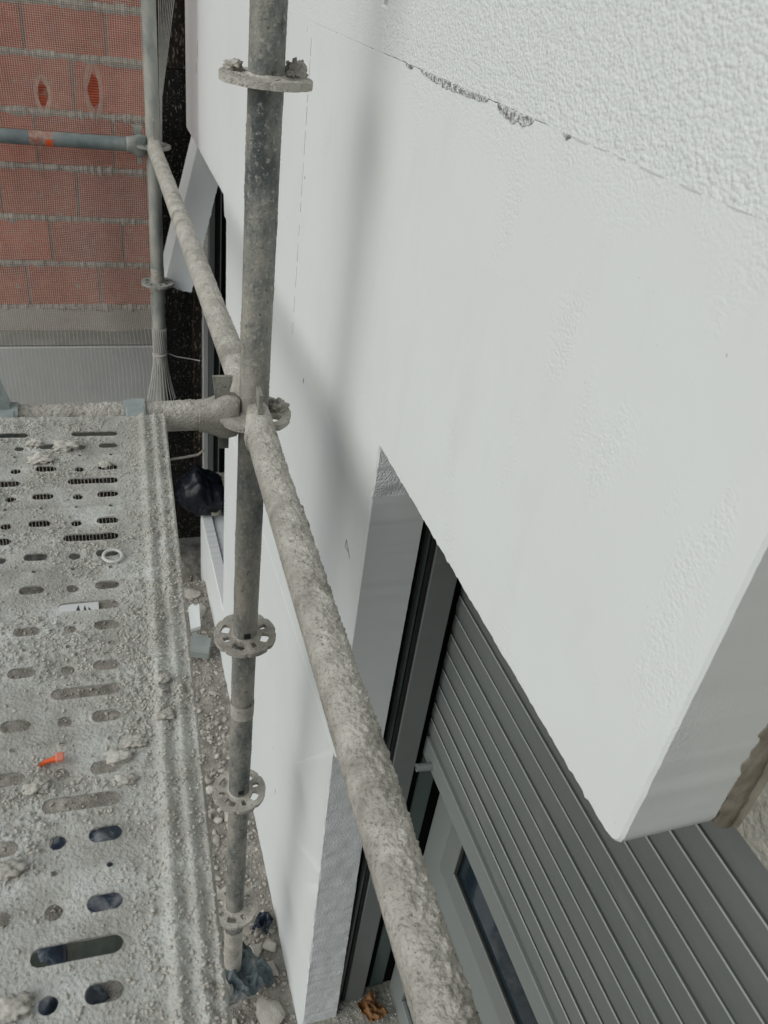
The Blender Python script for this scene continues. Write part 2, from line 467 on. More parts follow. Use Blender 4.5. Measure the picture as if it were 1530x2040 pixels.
# ------------------------------------------------------------------ sizes read off the place (metres; camera at origin, ground about 2.5 below)
XS, YS, LB = 0.233, 1.185, 2.016          # inner standard line, near standard, bay length
YF = YS + LB
ZL = -0.643                               # ledger level
ZG = -2.50
XW = 0.39                                 # face of the foam boards
YE = 3.60                                 # end wall plane

# ================================================================== GROUND
def axis(lo, hi, step, far):
    a = np.arange(lo, hi + step / 2, step)
    g = []
    x = step
    while x < far:
        x *= 1.6; g.append(x)
    g = np.array(g)
    return np.concatenate([(lo - g)[::-1], a, hi + g])

gx = axis(-0.7, 0.62, 0.011, 400); gy = axis(0.7, 3.6, 0.011, 400)
GX, GY = np.meshgrid(gx, gy, indexing='ij')

def ground_h(x, y):
    p = np.stack([x, y, np.zeros_like(x)], -1)
    near = np.exp(-(np.maximum(np.abs(x) - 1.2, 0) ** 2) / 4 - np.maximum(np.abs(y - 2) - 2.2, 0) ** 2 / 4)
    return ZG - 0.03 + near * (0.03 * fbm(p, 3.0, 3, 3) + 0.014 * np.abs(fbm(p, 22.0, 3, 9)) + 0.02 * sstep(0.2, 0.42, x) - 0.36 * sstep(2.98, 3.30, y))

GZ = ground_h(GX, GY)
n_, m_ = GX.shape
idx = np.arange(n_ * m_).reshape(n_, m_)
F = np.stack([idx[:-1, :-1], idx[1:, :-1], idx[1:, 1:], idx[:-1, 1:]], -1).reshape(-1, 4)
g = obj("ground", np.stack([GX, GY, GZ], -1).reshape(-1, 3), F, m_ground, smooth=True, base=(0, 0, ZG))
tag(g, "dusty grey rubble ground between the scaffold and the house", "ground", kind="structure")

# ================================================================== FACADE WITH FOAM BOARDS
def ragged(poly, amps, step=0.006, seed=0, info=False):
    """outline with each edge broken into small uneven bites"""
    out = []; vam = []
    n = len(poly)
    for k in range(n):
        a = np.array(poly[k], float); b = np.array(poly[(k + 1) % n], float)
        ln = np.linalg.norm(b - a)
        amp = amps[k] if hasattr(amps, '__len__') else amps
        m = max(1, int(ln / step))
        t = (b - a) / ln
        nrm = np.array([-t[1], t[0]])           # to the left = inside for counter-clockwise
        p = a + (b - a) * (np.arange(m) / m)[:, None]
        if amp > 0 and m > 1:
            pp = np.column_stack([p[:, 0] + seed, p[:, 1], np.full(m, 0.3 * k)])
            j = 0.7 * fbm(pp, 55, 2, seed) + 0.6 * fbm(pp, 210, 2, seed + 5)
            if amp > 0.001:
                j = j - np.where(rng.random(m) < 0.05, rng.uniform(0.3, 1.2, m), 0)
            j[0] = 0
            p = p + nrm * (amp * j)[:, None]
        out += list(p); vam += [(amp, k)] * m
    return (np.array(out), vam) if info else np.array(out)

def board(parent, poly, x0, x1, mat, amps=0.0, seed=0, name="foam_board", side_mat=None, rough_edges=()):
    """a foam board: tight square joints, softened and bitten free edges"""
    P, vam = ragged([np.array(p, float) for p in poly], amps, seed=seed, info=True)
    n = len(P)
    am = np.array([v[0] for v in vam]); eid = np.array([v[1] for v in vam])
    bev = np.where(am > 0.0009, 0.0028, np.where(am > 0.00045, 0.0004, 0.00008))
    T = np.roll(P, -1, 0) - np.roll(P, 1, 0)
    T /= np.linalg.norm(T, axis=1)[:, None] + 1e-9
    NR = np.stack([-T[:, 1], T[:, 0]], 1)
    P = P + NR * np.where((am > 0.0005) & (am < 0.00085), np.where(am > 0.00075, 0.0012, 0.0004), 0.00002)[:, None]
    rg = np.isin(eid, rough_edges)
    depths = [x0 + 0.0028] + list(np.linspace(x0 + 0.008, x1, 14 if len(rough_edges) else 2))
    rings = [np.column_stack([np.full(n, x0), P + NR * bev[:, None]])]
    for q, x in enumerate(depths):
        p3 = np.column_stack([np.full(n, x), P])
        dd = np.where(rg, 0.0022 * fbm(p3, 42, 2, seed + 9), 0.0)
        rings.append(np.column_stack([np.full(n, x + (bev - 0.0028 if q == 0 else 0)), P + NR * dd[:, None]]))
    V = np.vstack(rings); m = len(rings)
    i = np.arange(n); j = (i + 1) % n
    F = [tuple(range(n)), tuple(range(m * n - 1, (m - 1) * n - 1, -1))]
    mi = [0, 0]
    for r in range(m - 1):
        F += [(a + r * n, a + (r + 1) * n, b + (r + 1) * n, b + r * n) for a, b in zip(i.tolist(), j.tolist())]
        mi += [1 if (rg[a] and r > 0) else 0 for a in i.tolist()]
    o = obj(name, V, F, mat, parent, smooth=True, sharp=38)
    if side_mat:
        o.data.materials.append(side_mat)
        o.data.polygons.foreach_set("material_index", np.array(mi, np.int32))
    return o

fac = thing("house_facade", "house wall clad in white foam boards, right of the scaffold", "wall", (0.6, 1.8, ZG))
XB = XW + 0.098
# outlines run counter-clockwise seen with y to the right and z up
board(fac, [(0.308, -0.101), (0.70, -0.101), (1.186, -0.101), (1.186, 0.45), (0.308, 0.45)], XW, XB, m_eps_rough, [0.0003, 0.0007, 0.0004, 0, 0.001], 1)
board(fac, [(1.186, -0.101), (2.2, -0.101), (2.2, 0.45), (1.213, 0.45), (1.213, -0.047), (1.186, -0.047)], XW + 0.0003, XB, m_eps, [0.0003, 0.0003, 0, 0.001, 0.002, 0.002], 2)
board(fac, [(2.2, -0.101), (3.575, -0.101), (3.575, 0.45), (2.2, 0.45)], XW, XB, m_eps_low, 0.0003, 3)
board(fac, [(0.307, -0.588), (0.309, -0.597), (0.315, -0.603), (0.326, -0.606), (0.995, -0.604), (1.0, -0.700), (1.59, -0.700), (1.59, -0.101), (0.70, -0.101), (0.307, -0.101)], XW, XB, m_eps, [0.0012, 0.0012, 0.0012, 0.0022, 0.0022, 0.0, 0.0008, 0.0007, 0.0003, 0.0010], 4, side_mat=m_eps_cut, rough_edges=(4,))
board(fac, [(1.59, -0.700), (2.56, -0.700), (2.58, -0.645), (3.0, -0.643), (3.575, -0.640), (3.575, -0.101), (1.59, -0.101)], XW + 0.0004, XB, m_eps_low, [0.0, 0.003, 0.003, 0.003, 0.002, 0.0003, 0.0004], 5)
board(fac, [(1.0, -1.338), (2.475, -1.345), (2.52, -0.700), (1.0, -0.700)], XW + 0.0003, XB, m_eps_low, [0.0003, 0.003, 0.0, 0.00092], 6)
board(fac, [(0.990, -1.965), (2.462, -1.965), (2.475, -1.345), (1.020, -1.338)], XW - 0.0006, XB, m_eps_low, [0.0003, 0.003, 0.0003, 0.0020], 7, side_mat=m_eps_cut, rough_edges=(3,))
board(fac, [(0.962, -2.62), (2.45, -2.62), (2.462, -1.965), (0.990, -1.965)], XW + 0.0001, XB, m_eps_low, [0, 0.002, 0.0003, 0.0020], 8, side_mat=m_eps_cut, rough_edges=(3,))
# boards round the far opening's foot
board(fac, [(2.452, -2.62), (3.17, -2.62), (3.17, -2.235), (2.452, -2.228)], XW + 0.001, XW + 0.047, m_eps_low, [0, 0.001, 0.003, 0.001], 9)
board(fac, [(2.452, -2.62), (3.15, -2.62), (3.15, -2.247), (2.452, -2.240)], XW + 0.049, 0.66, m_eps_low, [0, 0.001, 0.002, 0.001], 10)
# masonry behind the boards
for nm, b3, mt in (("concrete_lintel", (0.512, 0.80, -0.70, 3.57, -0.606, 0.60), m_stone),
                   ("wall_pier", (0.497, 0.80, 1.034, 2.50, -2.70, -0.608), m_mortar),
                   ("wall_base", (0.497, 0.80, 2.502, 3.57, -2.70, -2.262), m_mortar),
                   ("threshold", (0.398, 0.80, -0.70, 1.032, -2.70, -2.446), m_stone)):
    V, F = box(*b3, bev=0.003)
    obj(nm, V, F, mt, fac)
# adhesive bed squeezed out behind the board end
zz = np.linspace(-0.603, 0.30, 330)
V = []; F = []
ncol = 9
for k, z in enumerate(zz):
    wv = fbm(np.array([[0.1, 0.3, z]]), 9, 2, 31)[0]; wv2 = fbm(np.array([[0.7, 0.3, z]]), 48, 4, 32)[0]
    xa = 0.479 + 0.011 * wv + 0.012 * wv2
    if z < -0.575: xa += (-(z + 0.575)) * 0.5
    for c in range(ncol):
        f = c / (ncol - 1)
        x = xa + (0.515 - xa) * f
        y = 0.3058 - 0.004 * math.sin(math.pi * f) * (1 + 0.8 * wv2) - 0.012 * max(0, f - 0.75) * 4
        V.append((x, y, z))
for k in range(len(zz) - 1):
    for c in range(ncol - 1):
        a = k * ncol + c
        F.append((a, a + 1, a + ncol + 1, a + ncol))
nb = len(V)
V += [(v[0], 0.325, v[2]) for v in V]
F += [tuple(reversed([i + nb for i in f])) for f in F]
for k in range(len(zz) - 1):
    a = k * ncol; b2 = a + ncol
    F.append((a, b2, b2 + nb, a + nb)); a += ncol - 1; b2 += ncol - 1; F.append((b2, a, a + nb, b2 + nb))
F.append(tuple(range(ncol)) + tuple(range(nb + ncol - 1, nb - 1, -1)))
o = obj("adhesive", V, F, m_adh, fac, smooth=True, sharp=50)
o["label"] = "brown adhesive smeared at the foam board end"
# brown mortar seen in the notch at the top joint
V, F = box(XW + 0.012, XB, 1.187, 1.212, -0.046, 0.44, bev=0.002)
obj("adhesive", V, F, m_adh, fac)
# grey torn bits along the top joint
for y0, y1, hgt in ((0.83, 1.03, 0.009), (0.725, 0.805, 0.012), (0.655, 0.668, 0.006), (1.06, 1.085, 0.004)):
    m = int((y1 - y0) / 0.004)
    ys_ = np.linspace(y0, y1, m)
    prof = np.clip(np.sin(np.linspace(0, math.pi, m)), 0, 1) ** 0.5 * (0.6 + 0.7 * np.abs(fbm(np.stack([ys_, ys_ * 0, ys_ * 0], 1), 90, 3, 12)))
    V = []; F = []
    for y, p in zip(ys_, prof):
        V += [(XW + 0.004, y, -0.0985), (XW - 0.0012, y, -0.1015), (XW - 0.0010, y, -0.1025 - hgt * p * 0.8), (XW + 0.004, y, -0.104 - hgt * p)]
    for k in range(m - 1):
        for q in range(3):
            F.append((4 * k + q, 4 * k + 4 + q, 4 * k + 5 + q, 4 * k + 1 + q))
    F += [(0, 1, 2, 3), (4 * m - 1, 4 * m - 2, 4 * m - 3, 4 * m - 4)]
    obj("joint_filler", V, F, m_torn, fac)

# pencil letter and small nicks on the foam
def stroke(p, q, wd, x, nm="pencil_stroke", mt=None):
    p = np.array(p); q = np.array(q); t = (q - p) / np.linalg.norm(q - p); n_ = np.array([-t[1], t[0]]) * wd
    pts = [p - n_ * 0.4, p + n_ * 0.4, (p + q) / 2 + n_, q + n_ * 0.3, q - n_ * 0.3, (p + q) / 2 - n_]
    V = [(x, a[0], a[1]) for a in pts] + [(x + 0.003, a[0], a[1]) for a in pts]
    F = [(0, 1, 2, 3, 4, 5), (11, 10, 9, 8, 7, 6)] + [(k, (k + 1) % 6, 6 + (k + 1) % 6, 6 + k) for k in range(6)]
    return obj(nm, V, F, mt or m_pencil, fac)
XP = XW - 0.0006
stroke((1.092, -0.851), (1.094, -0.871), 0.0010, XP); stroke((1.092, -0.851), (1.064, -0.873), 0.0010, XP); stroke((1.090, -0.868), (1.073, -0.866), 0.0007, XP)
for (y, z, l) in ((3.2, -0.30, 0.05), (3.24, -0.37, 0.035), (1.47, -0.72, 0.012), (1.57, -0.35, 0.006), (1.86, -1.62, 0.02), (1.50, -1.90, 0.025), (1.44, -2.02, 0.03), (1.30, -1.80, 0.015), (1.78, -1.05, 0.05), (1.05, -1.30, 0.012)):
    stroke((y, z), (y + 0.002, z - l), 0.0012, XP, "nick")
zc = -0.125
while zc > -0.66:            # dashed grey line of the upright board joint
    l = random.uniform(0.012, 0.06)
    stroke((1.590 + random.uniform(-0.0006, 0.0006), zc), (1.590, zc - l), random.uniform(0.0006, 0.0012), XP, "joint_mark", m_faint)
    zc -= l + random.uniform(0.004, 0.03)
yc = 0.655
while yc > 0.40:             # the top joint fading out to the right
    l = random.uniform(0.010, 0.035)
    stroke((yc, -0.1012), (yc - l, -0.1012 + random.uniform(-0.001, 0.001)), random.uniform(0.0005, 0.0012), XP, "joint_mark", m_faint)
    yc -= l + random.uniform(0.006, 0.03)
# ================================================================== END WALL: BLACK COATED PART, BRICK PART
wp = thing("coated_wall", "black bitumen coated wall beside the far scaffold pole", "wall", (0.4, YE, ZG))
V, F = box(0.268, 0.452, YE, YE + 0.2, -2.7, -0.442); obj("bitumen_coat", V, F, m_black, wp)
V, F = box(0.268, 0.452, YE - 0.004, YE + 0.2, -0.438, 0.6); obj("upper_coat", V, F, m_black_up, wp)
V, F = box(-1.6, 0.266, YE + 0.004, YE + 0.2, -2.7, -1.93); obj("footing_coat", V, F, m_black, wp)
# ragged brown edge beside the far jamb
zz = np.linspace(-2.55, -1.18, 120)
V = []; F = []
for z in zz:
    a = fbm(np.array([[0, 0, z]]), 18, 3, 5)[0]; b = fbm(np.array([[0, 3, z]]), 30, 3, 6)[0]
    V += [(0.412 + 0.006 * a, YE - 0.001, z), (0.414 + 0.006 * a, YE - 0.016 - 0.004 * b, z), (0.448 + 0.005 * b, YE - 0.018 + 0.004 * a, z), (0.452, YE - 0.001, z)]
for k in range(len(zz) - 1):
    for q in range(3): F.append((4 * k + q, 4 * k + q + 1, 4 * k + 5 + q, 4 * k + 4 + q))
F += [(3, 2, 1, 0), tuple(range(4 * len(zz) - 4, 4 * len(zz)))]
obj("rough_edge", V, F, m_black_up, wp)

bw = thing("brick_wall", "red hollow brick wall seen through the debris net", "wall", (-0.4, YE, ZG))
beds = [-1.395, -1.205, -1.02, -0.825, -0.627, -0.433, -0.262, -0.072, 0.12, 0.31]
starts = [0.021, 0.127, -0.038, 0.112, -0.023, 0.106, -0.03, 0.12, 0.0]
bricks = {}
for k in range(len(beds) - 1):
    hgt = round(beds[k + 1] - beds[k] - 0.021, 3)
    x = starts[k]
    while x > -1.3: x -= 0.284
    while x < 0.262:
        x1 = min(x + 0.284, 0.268)
        wd = round(x1 - x - 0.009, 3)
        if wd > 0.03:
            key = (wd, hgt)
            if key not in bricks:
                V, F = box(-wd / 2, wd / 2, -0.014, 0.06, -hgt / 2, hgt / 2, bev=0.003)
                me = mesh_np("brick", V, F); me.materials.append(m_brick); bricks[key] = me
            o = bpy.data.objects.new("brick", bricks[key])
            COL.objects.link(o)
            o.parent = bw
            o.location = ((x + x1) / 2 + 0.4, random.uniform(-0.002, 0.003), (beds[k] + beds[k + 1]) / 2 - ZG + random.uniform(-0.002, 0.002))
            o.rotation_euler = (random.uniform(-0.008, 0.008), random.uniform(-0.012, 0.012), random.uniform(-0.006, 0.006))
        x += 0.284
V, F = box(-1.6, 0.267, YE - 0.003, YE + 0.2, -1.398, 0.6); obj("mortar_bed", V, F, m_mortar, bw)
# squeezed mortar along each bed joint
for k, z in enumerate(beds[:-1]):
    xs_ = np.linspace(-0.9, 0.266, 260)
    V = []; F = []
    pj = np.stack([xs_, xs_ * 0, xs_ * 0 + z], -1)
    for x, a, b, c in zip(xs_, fbm(pj, 30, 3, k), fbm(pj, 75, 3, k + 40), fbm(pj, 9, 2, k + 80)):
        d = 0.014 + 0.007 * c + 0.011 * b; hh = 0.016 + 0.006 * c + 0.006 * b
        z0 = z + 0.006 * a * 0.5
        V += [(x, YE + 0.001, z0 + hh), (x, YE - d * 0.8, z0 + hh * 0.75 + 0.003 * b), (x, YE - d - 0.004, z0 - 0.002), (x, YE - d * 0.9, z0 - hh * 0.9 - 0.006 * max(0, a)), (x, YE + 0.001, z0 - hh - 0.004)]
    for i in range(len(xs_) - 1):
        for q in range(4): F.append((5 * i + q, 5 * i + 5 + q, 5 * i + 6 + q, 5 * i + 1 + q))
    F += [(0, 1, 2, 3, 4), tuple(range(5 * len(xs_) - 1, 5 * len(xs_) - 6, -1))]
    obj("mortar_joint", V, F, m_mortar, bw)
V, F = box(-1.6, 0.266, YE - 0.016, YE + 0.2, -1.572, -1.4, bev=0.004); obj("concrete_band", V, F, m_conc, bw)
V, F = box(-1.6, 0.265, YE - 0.024, YE + 0.2, -1.925, -1.575, bev=0.004); obj("rendered_plinth", V, F, m_conc_l, bw)

# ================================================================== FAR WINDOW
fwn = thing("far_window", "dark recessed window in the far opening of the foam clad wall", "window", (0.55, 3.1, -2.2))
V, F = box(0.560, 0.60, 2.50, 3.57, -2.258, -0.61); obj("pane", V, F, m_glass, fwn)
for (a, b, c, d, mt, nm) in ((0.4535, 0.476, -2.45, -1.28, m_conc_l, "jamb_lining"), (0.4785, 0.503, -2.44, -0.61, m_slat, "guide_rail"), (0.506, 0.526, -2.44, -0.61, m_rubber, "frame"), (0.5275, 0.5315, -2.44, -0.61, m_bar, "frame_edge"), (0.5345, 0.559, -2.44, -0.61, m_dark, "frame")):
    V, F = box(a, b, 3.55 if mt != m_rubber else 3.558, YE - 0.001, c, d, bev=0.001); obj(nm, V, F, mt, fwn)

# ================================================================== NEAR WINDOW
win = thing("window", "grey aluminium window half hidden below the lowered shutter", "window", (0.66, 0.4, -2.446))
V, F = box(0.655, 0.70, 0.926, 1.003, -2.44, -0.62, bev=0.0015); obj("frame_stile", V, F, m_bar, win)
V, F = box(0.655, 0.70, -0.6, 0.925, -2.44, -2.35, bev=0.0015); obj("frame_rail", V, F, m_bar, win)
V, F = box(0.655, 0.70, -0.6, 0.925, -1.81, -1.703, bev=0.0015); obj("frame_rail", V, F, m_bar, win)
V, F = box(0.664, 0.69, -0.6, 0.925, -2.349, -1.811); obj("pane", V, F, m_glass, win)
V, F = box(0.6515, 0.70, 0.864, 0.9205, -1.697, -0.62, bev=0.0015); s = obj("sash_stile", V, F, m_slat, win)
V, F = box(0.6515, 0.70, -0.6, 0.8635, -1.697, -1.632, bev=0.0015); obj("sash_rail", V, F, m_slat, win)
V, F = box(0.660, 0.69, -0.6, 0.8535, -1.622, -0.62); obj("pane", V, F, m_glass, win)
V, F = box(0.6545, 0.69, -0.6, 0.8535, -1.6315, -1.6225); obj("gasket", V, F, m_rubber, win)
V, F = box(0.6545, 0.69, 0.854, 0.8635, -1.6315, -0.62); obj("gasket", V, F, m_rubber, win)
V, F = box(0.702, 0.72, -0.6, 1.03, -2.44, -0.62); obj("backing", V, F, m_dark, win)

sh = thing("roller_shutter", "grey slatted roller shutter lowered over the near window", "shutter", (0.60, 0.3, -1.39))
YS0, YS1 = -0.55, 1.018
prof = [(0.616, 0.0), (0.6018, 0.0004)]
for k in range(1, 13):
    t = k / 13
    prof.append((0.6018 - 0.0044 * min(1, t / 0.45) ** 0.6 + 0.0012 * max(0, t - 0.45) ** 2 * 4, 0.0004 + t * 0.0440))
prof += [(0.5983, 0.0450), (0.5984, 0.0472), (0.5987, 0.0476), (0.5996, 0.0476), (0.5999, 0.0458), (0.6024, 0.0456), (0.616, 0.0456)]
V = [(x, y, z) for y in (YS0, YS1) for x, z in prof]
np_ = len(prof)
F = [(k, k + 1, np_ + k + 1, np_ + k) for k in range(np_ - 1)] + [(0, np_, 2 * np_ - 1, np_ - 1)] + [tuple(range(np_ - 1, -1, -1)), tuple(range(np_, 2 * np_))]
V = np.array(V) - np.array([0.60, 0.3, 0.0])
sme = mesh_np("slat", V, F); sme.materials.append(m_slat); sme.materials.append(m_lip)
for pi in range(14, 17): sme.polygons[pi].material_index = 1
sme.polygons.foreach_set("use_smooth", np.ones(len(sme.polygons), bool))
try: sme.set_sharp_from_angle(angle=math.radians(35))
except Exception: pass
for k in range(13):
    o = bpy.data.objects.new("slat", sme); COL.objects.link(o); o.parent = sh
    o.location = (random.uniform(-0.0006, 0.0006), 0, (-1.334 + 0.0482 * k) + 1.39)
V, F = box(0.594, 0.612, YS0, YS1 - 0.004, -1.390, -1.336, bev=0.002); bar = obj("bottom_bar", V, F, m_bar, sh)
V, F = tube((0.596, 0.962, -1.372), (0.560, 0.966, -1.372), 0.0085, n=20, step=0.05); obj("stopper", V, F, m_bar, bar, smooth=True, sharp=50)
V, F = tube((0.5605, 0.966, -1.372), (0.5592, 0.966, -1.372), 0.0030, n=12, step=0.05); obj("screw", V, F, m_rubber, bar)
V, F = box(0.590, 0.617, YS0, YS1, -0.704, -0.612, bev=0.002); obj("shutter_box", V, F, m_slat, sh)
# side rail with its rubber strips
V, F = box(0.5225, 0.576, 1.000, 1.033, -2.444, -0.609, bev=0.0015); obj("guide_rail", V, F, m_slat, sh)
V, F = box(0.4985, 0.5035, 1.004, 1.0335, -2.444, -0.609); obj("rubber_strip", V, F, m_rubber, sh)
V, F = box(0.5045, 0.5125, 1.008, 1.0335, -2.444, -0.609, bev=0.001); obj("rubber_strip", V, F, m_teal, sh)
V, F = box(0.5135, 0.5215, 1.003, 1.0335, -2.444, -0.609, bev=0.001); obj("rubber_strip", V, F, m_rubber, sh)
V, F = box(0.577, 0.600, 1.024, 1.0335, -2.444, -0.609); obj("channel", V, F, m_dark, sh)
V, F = box(0.601, 0.642, 1.020, 1.0335, -2.444, -0.609, bev=0.001); obj("channel", V, F, m_teal, sh)
V, F = box(0.643, 0.70, 1.0245, 1.0335, -2.444, -0.609); obj("channel", V, F, m_dark, sh)  # near-black colour stands in for the shaded gap beyond the teal strip

# ================================================================== SCAFFOLD
def crust(amp_top, amp_all, seed, top_only=True, vertical=False):
    def d(P, N):
        big = fbm(P, 14, 3, seed)
        gr = fbm(P, 255, 3, seed + 3)
        fine = fbm(P, 420, 2, seed + 6)
        if vertical:
            mk = sstep(0.0, 0.45, big)
            return amp_all * (0.5 * gr + 0.5 * fine) + amp_top * mk * np.maximum(gr + 0.3, 0)
        upn = sstep(0.05, 0.80, N[..., 2] + 0.30 * big)
        lump = 1.5 * np.maximum(gr + 0.1, 0) + 0.9 * np.maximum(fine, -0.1) * sstep(-0.3, 0.3, gr + big)
        return amp_all * gr + upn * amp_top * (0.25 + 0.75 * lump + 0.5 * np.maximum(big, 0))
    return d

def ring_sdf(clog):
    def sdf(x, y):
        r = np.sqrt(x * x + y * y); th = np.arctan2(y, x)
        out = np.full(np.shape(x), 1.0)
        for k in range(8):
            a = k * math.pi / 4
            if clog and (k * 5 + clog) % 3 == 0: continue
            dth = (th - a + math.pi) % (2 * math.pi) - math.pi
            if k % 2 == 0: rc, hr, hw, rad = 0.0395, 0.0075, 0.0058, 0.0035
            else: rc, hr, hw, rad = 0.0405, 0.0085, 0.0125, 0.005
            qx = np.abs(r - rc) - (hr - rad); qy = np.abs(dth) * (0.65 * r + 0.35 * rc) - (hw - rad)
            s = np.sqrt(np.maximum(qx, 0) ** 2 + np.maximum(qy, 0) ** 2) + np.minimum(np.maximum(qx, qy), 0) - rad
            out = np.minimum(out, s)
        return out
    return sdf

def rosette(parent, c, rot, mud, seed, mat, clog=0, nth=160):
    th = np.linspace(0, 2 * np.pi, nth + 1)
    rr = np.linspace(0.0225, 1.0, 24)
    TH, Q = np.meshgrid(th, np.linspace(0, 1, 24), indexing='ij')
    notch = ((TH + math.pi / 8) % (math.pi / 4)) - math.pi / 8
    notch = np.abs(np.abs(notch) - math.pi / 8)
    R_out = 0.0618 - 0.0032 * np.exp(-(notch / 0.06) ** 2)
    R = 0.0225 + Q * (R_out - 0.0225)
    U, W_, Fc = cut_grid(R * np.cos(TH), R * np.sin(TH), ring_sdf(clog), 0.0021)
    n, m = U.shape
    x = U.ravel(); y = W_.ravel()
    P = np.stack([x, y, np.zeros_like(x)], -1)
    ca, sa = math.cos(rot), math.sin(rot)
    t = 0.0045
    gr = fbm(P + seed, 160, 3, seed); bg = fbm(P + seed, 40, 2, seed + 1)
    top = np.stack([x, y, t + mud * (0.5 * np.maximum(gr, 0) + 0.8 * np.maximum(bg, -0.2))], -1)
    bot = np.stack([x, y, np.full_like(x, -t)], -1)
    # collar towards the tube
    rad = np.sqrt(x * x + y * y)
    top[:, 2] += 0.004 * np.exp(-((rad - 0.0225) / 0.003) ** 2)
    be = boundary_edges(Fc)
    be = be[~((be[:, 0] < 0))]
    nv = len(x)
    V = np.vstack([top, bot, top, bot])
    Fa = np.vstack([Fc, Fc[:, ::-1] + nv, np.stack([be[:, 1], be[:, 0], be[:, 0] + nv, be[:, 1] + nv], 1) + 2 * nv])
    # swirl the edge a little with the mud
    V[:, :2] *= (1 + mud * 3.0 * fbm(V + seed, 90, 2, seed + 4))[:, None]
    X = V[:, 0] * ca - V[:, 1] * sa; Y = V[:, 0] * sa + V[:, 1] * ca
    V = np.stack([X, Y, V[:, 2]], -1) + np.array(c)
    V, Fa = compact(V, Fa)
    return obj("rosette", V, Fa, mat, parent, smooth=True, sharp=60)

def loft(sections):
    """closed rings of equal count"""
    V = []; F = []
    n = len(sections[0])
    for s in sections: V += [tuple(p) for p in s]
    for k in range(len(sections) - 1):
        for q in range(n):
            F.append((k * n + q, k * n + (q + 1) % n, (k + 1) * n + (q + 1) % n, (k + 1) * n + q))
    F.append(tuple(range(n - 1, -1, -1))); F.append(tuple(range((len(sections) - 1) * n, len(sections) * n)))
    return V, F

def wedge_head(parent, c, d, mat, wmat, seed, mud=0.001, lift=0.0):
    """cast head gripping a rosette: c is the standard axis at rosette level, d the way the bar leaves"""
    d = np.array(d, float); side = np.array([-d[1], d[0], 0.0]); upv = np.array([0, 0, 1.0]); c = np.array(c, float)
    secs = []
    for dist, hw, h0, h1, p in ((0.0255, 0.013, -0.030, 0.030, 5), (0.030, 0.0165, -0.037, 0.036, 4.5), (0.045, 0.0195, -0.040, 0.038, 4), (0.058, 0.022, -0.037, 0.034, 3.5), (0.068, 0.0245, -0.031, 0.029, 2.6), (0.078, 0.0262, -0.0275, 0.0268, 2), (0.090, 0.0262, -0.0262, 0.0262, 2), (0.0915, 0.0245, -0.0245, 0.0245, 2)):
        ring = []
        for q in range(28):
            a = 2 * math.pi * q / 28
            cs, sn = math.cos(a), math.sin(a)
            ex = math.copysign(abs(cs) ** (2 / p), cs) * hw
            ez = math.copysign(abs(sn) ** (2 / p), sn) * (h1 if sn > 0 else -h0)
            ring.append(c + d * dist + side * ex + upv * ez)
        secs.append(ring)
    V, F = loft(secs)
    V = np.array(V); V = V + (fbm(V, 130, 3, seed) * mud)[:, None] * (V - (c + d * 0.06)) / 0.03
    hd = obj("wedge_head", V, F, mat, parent, smooth=True, sharp=40)
    # the wedge: a tapered plate standing through the head
    t = 0.0032
    pts = [(0.0405, -0.062), (0.055, -0.062), (0.0665, 0.055 + lift), (0.068, 0.064 + lift), (0.036, 0.064 + lift), (0.0365, 0.055 + lift), (0.040, 0.04 + lift)]
    V = [c + d * a + upv * b + side * sgn * t for sgn in (-1, 1) for a, b in pts]
    n = len(pts)
    F = [tuple(range(n - 1, -1, -1)), tuple(range(n, 2 * n))] + [(k, (k + 1) % n, n + (k + 1) % n, n + k) for k in range(n)]
    wd = obj("wedge", V, F, wmat, parent)
    return hd

# ---- near standard
st1 = thing("scaffold_standard", "muddy upright scaffold pole with five ring plates, nearest the camera", "scaffold pole", (XS, YS, ZG), "scaffold poles")
V, F = tube((XS, YS, ZG + 0.02), (XS, YS, 0.42), 0.0238, n=64, step=0.0026, disp=crust(0.0016, 0.0007, 21, vertical=True), caps=False)
obj("tube", V, F, m_tube, st1, smooth=True)
for k, (z, mud, rot, clog) in enumerate(((-0.147, 0.0040, 0.28, 5), (ZL, 0.0042, 0.06, 2), (ZL - 0.5, 0.0022, 0.30, 0), (ZL - 1.0, 0.0010, 0.12, 0), (ZL - 1.5, 0.0014, 0.42, 0))):
    rosette(st1, (XS, YS, z), rot, mud, 30 + k, m_mud, clog)
V, F = tube((XS, YS, -1.375), (XS, YS, -1.335), 0.0252, n=40, step=0.003, disp=crust(0.0016, 0.0008, 41, vertical=True), caps=False)
obj("mortar_collar", V, F, m_mud, st1, smooth=True)
V, F = tube((XS, YS, ZG - 0.03), (XS, YS, ZL - 1.60), 0.0254, n=40, step=0.004, disp=crust(0.0016, 0.0010, 43, vertical=True), caps=False)
obj("foot_collar", V, F, m_mud, st1, smooth=True)
V, F = box(XS - 0.075, XS + 0.075, YS - 0.075, YS + 0.075, ZG - 0.03, ZG - 0.018, bev=0.002); obj("base_plate", V, F, m_tube, st1)
for z in (-1.126, -1.62):
    V, F = box(XS - 0.0065, XS + 0.0065, YS - 0.0256, YS - 0.022, z - 0.0065, z + 0.0065, bev=0.001); obj("locking_slot", V, F, m_rubber, st1)
# mud lumps caught on the top ring plates
for (dx, dy, dz, rx, rz, sd) in ((0.041, 0.018, -0.147, 0.0155, 0.017, 3), (-0.038, 0.022, -0.147, 0.014, 0.007, 4), (0.043, 0.005, ZL, 0.015, 0.012, 6)):
    V, F = mud_mesh(sd)
    V = V * np.array([rx, rx * 0.9, rz]) + np.array([XS + dx, YS + dy, dz + 0.010])
    obj("mud_lump", V, F, m_mud, st1, smooth=True)

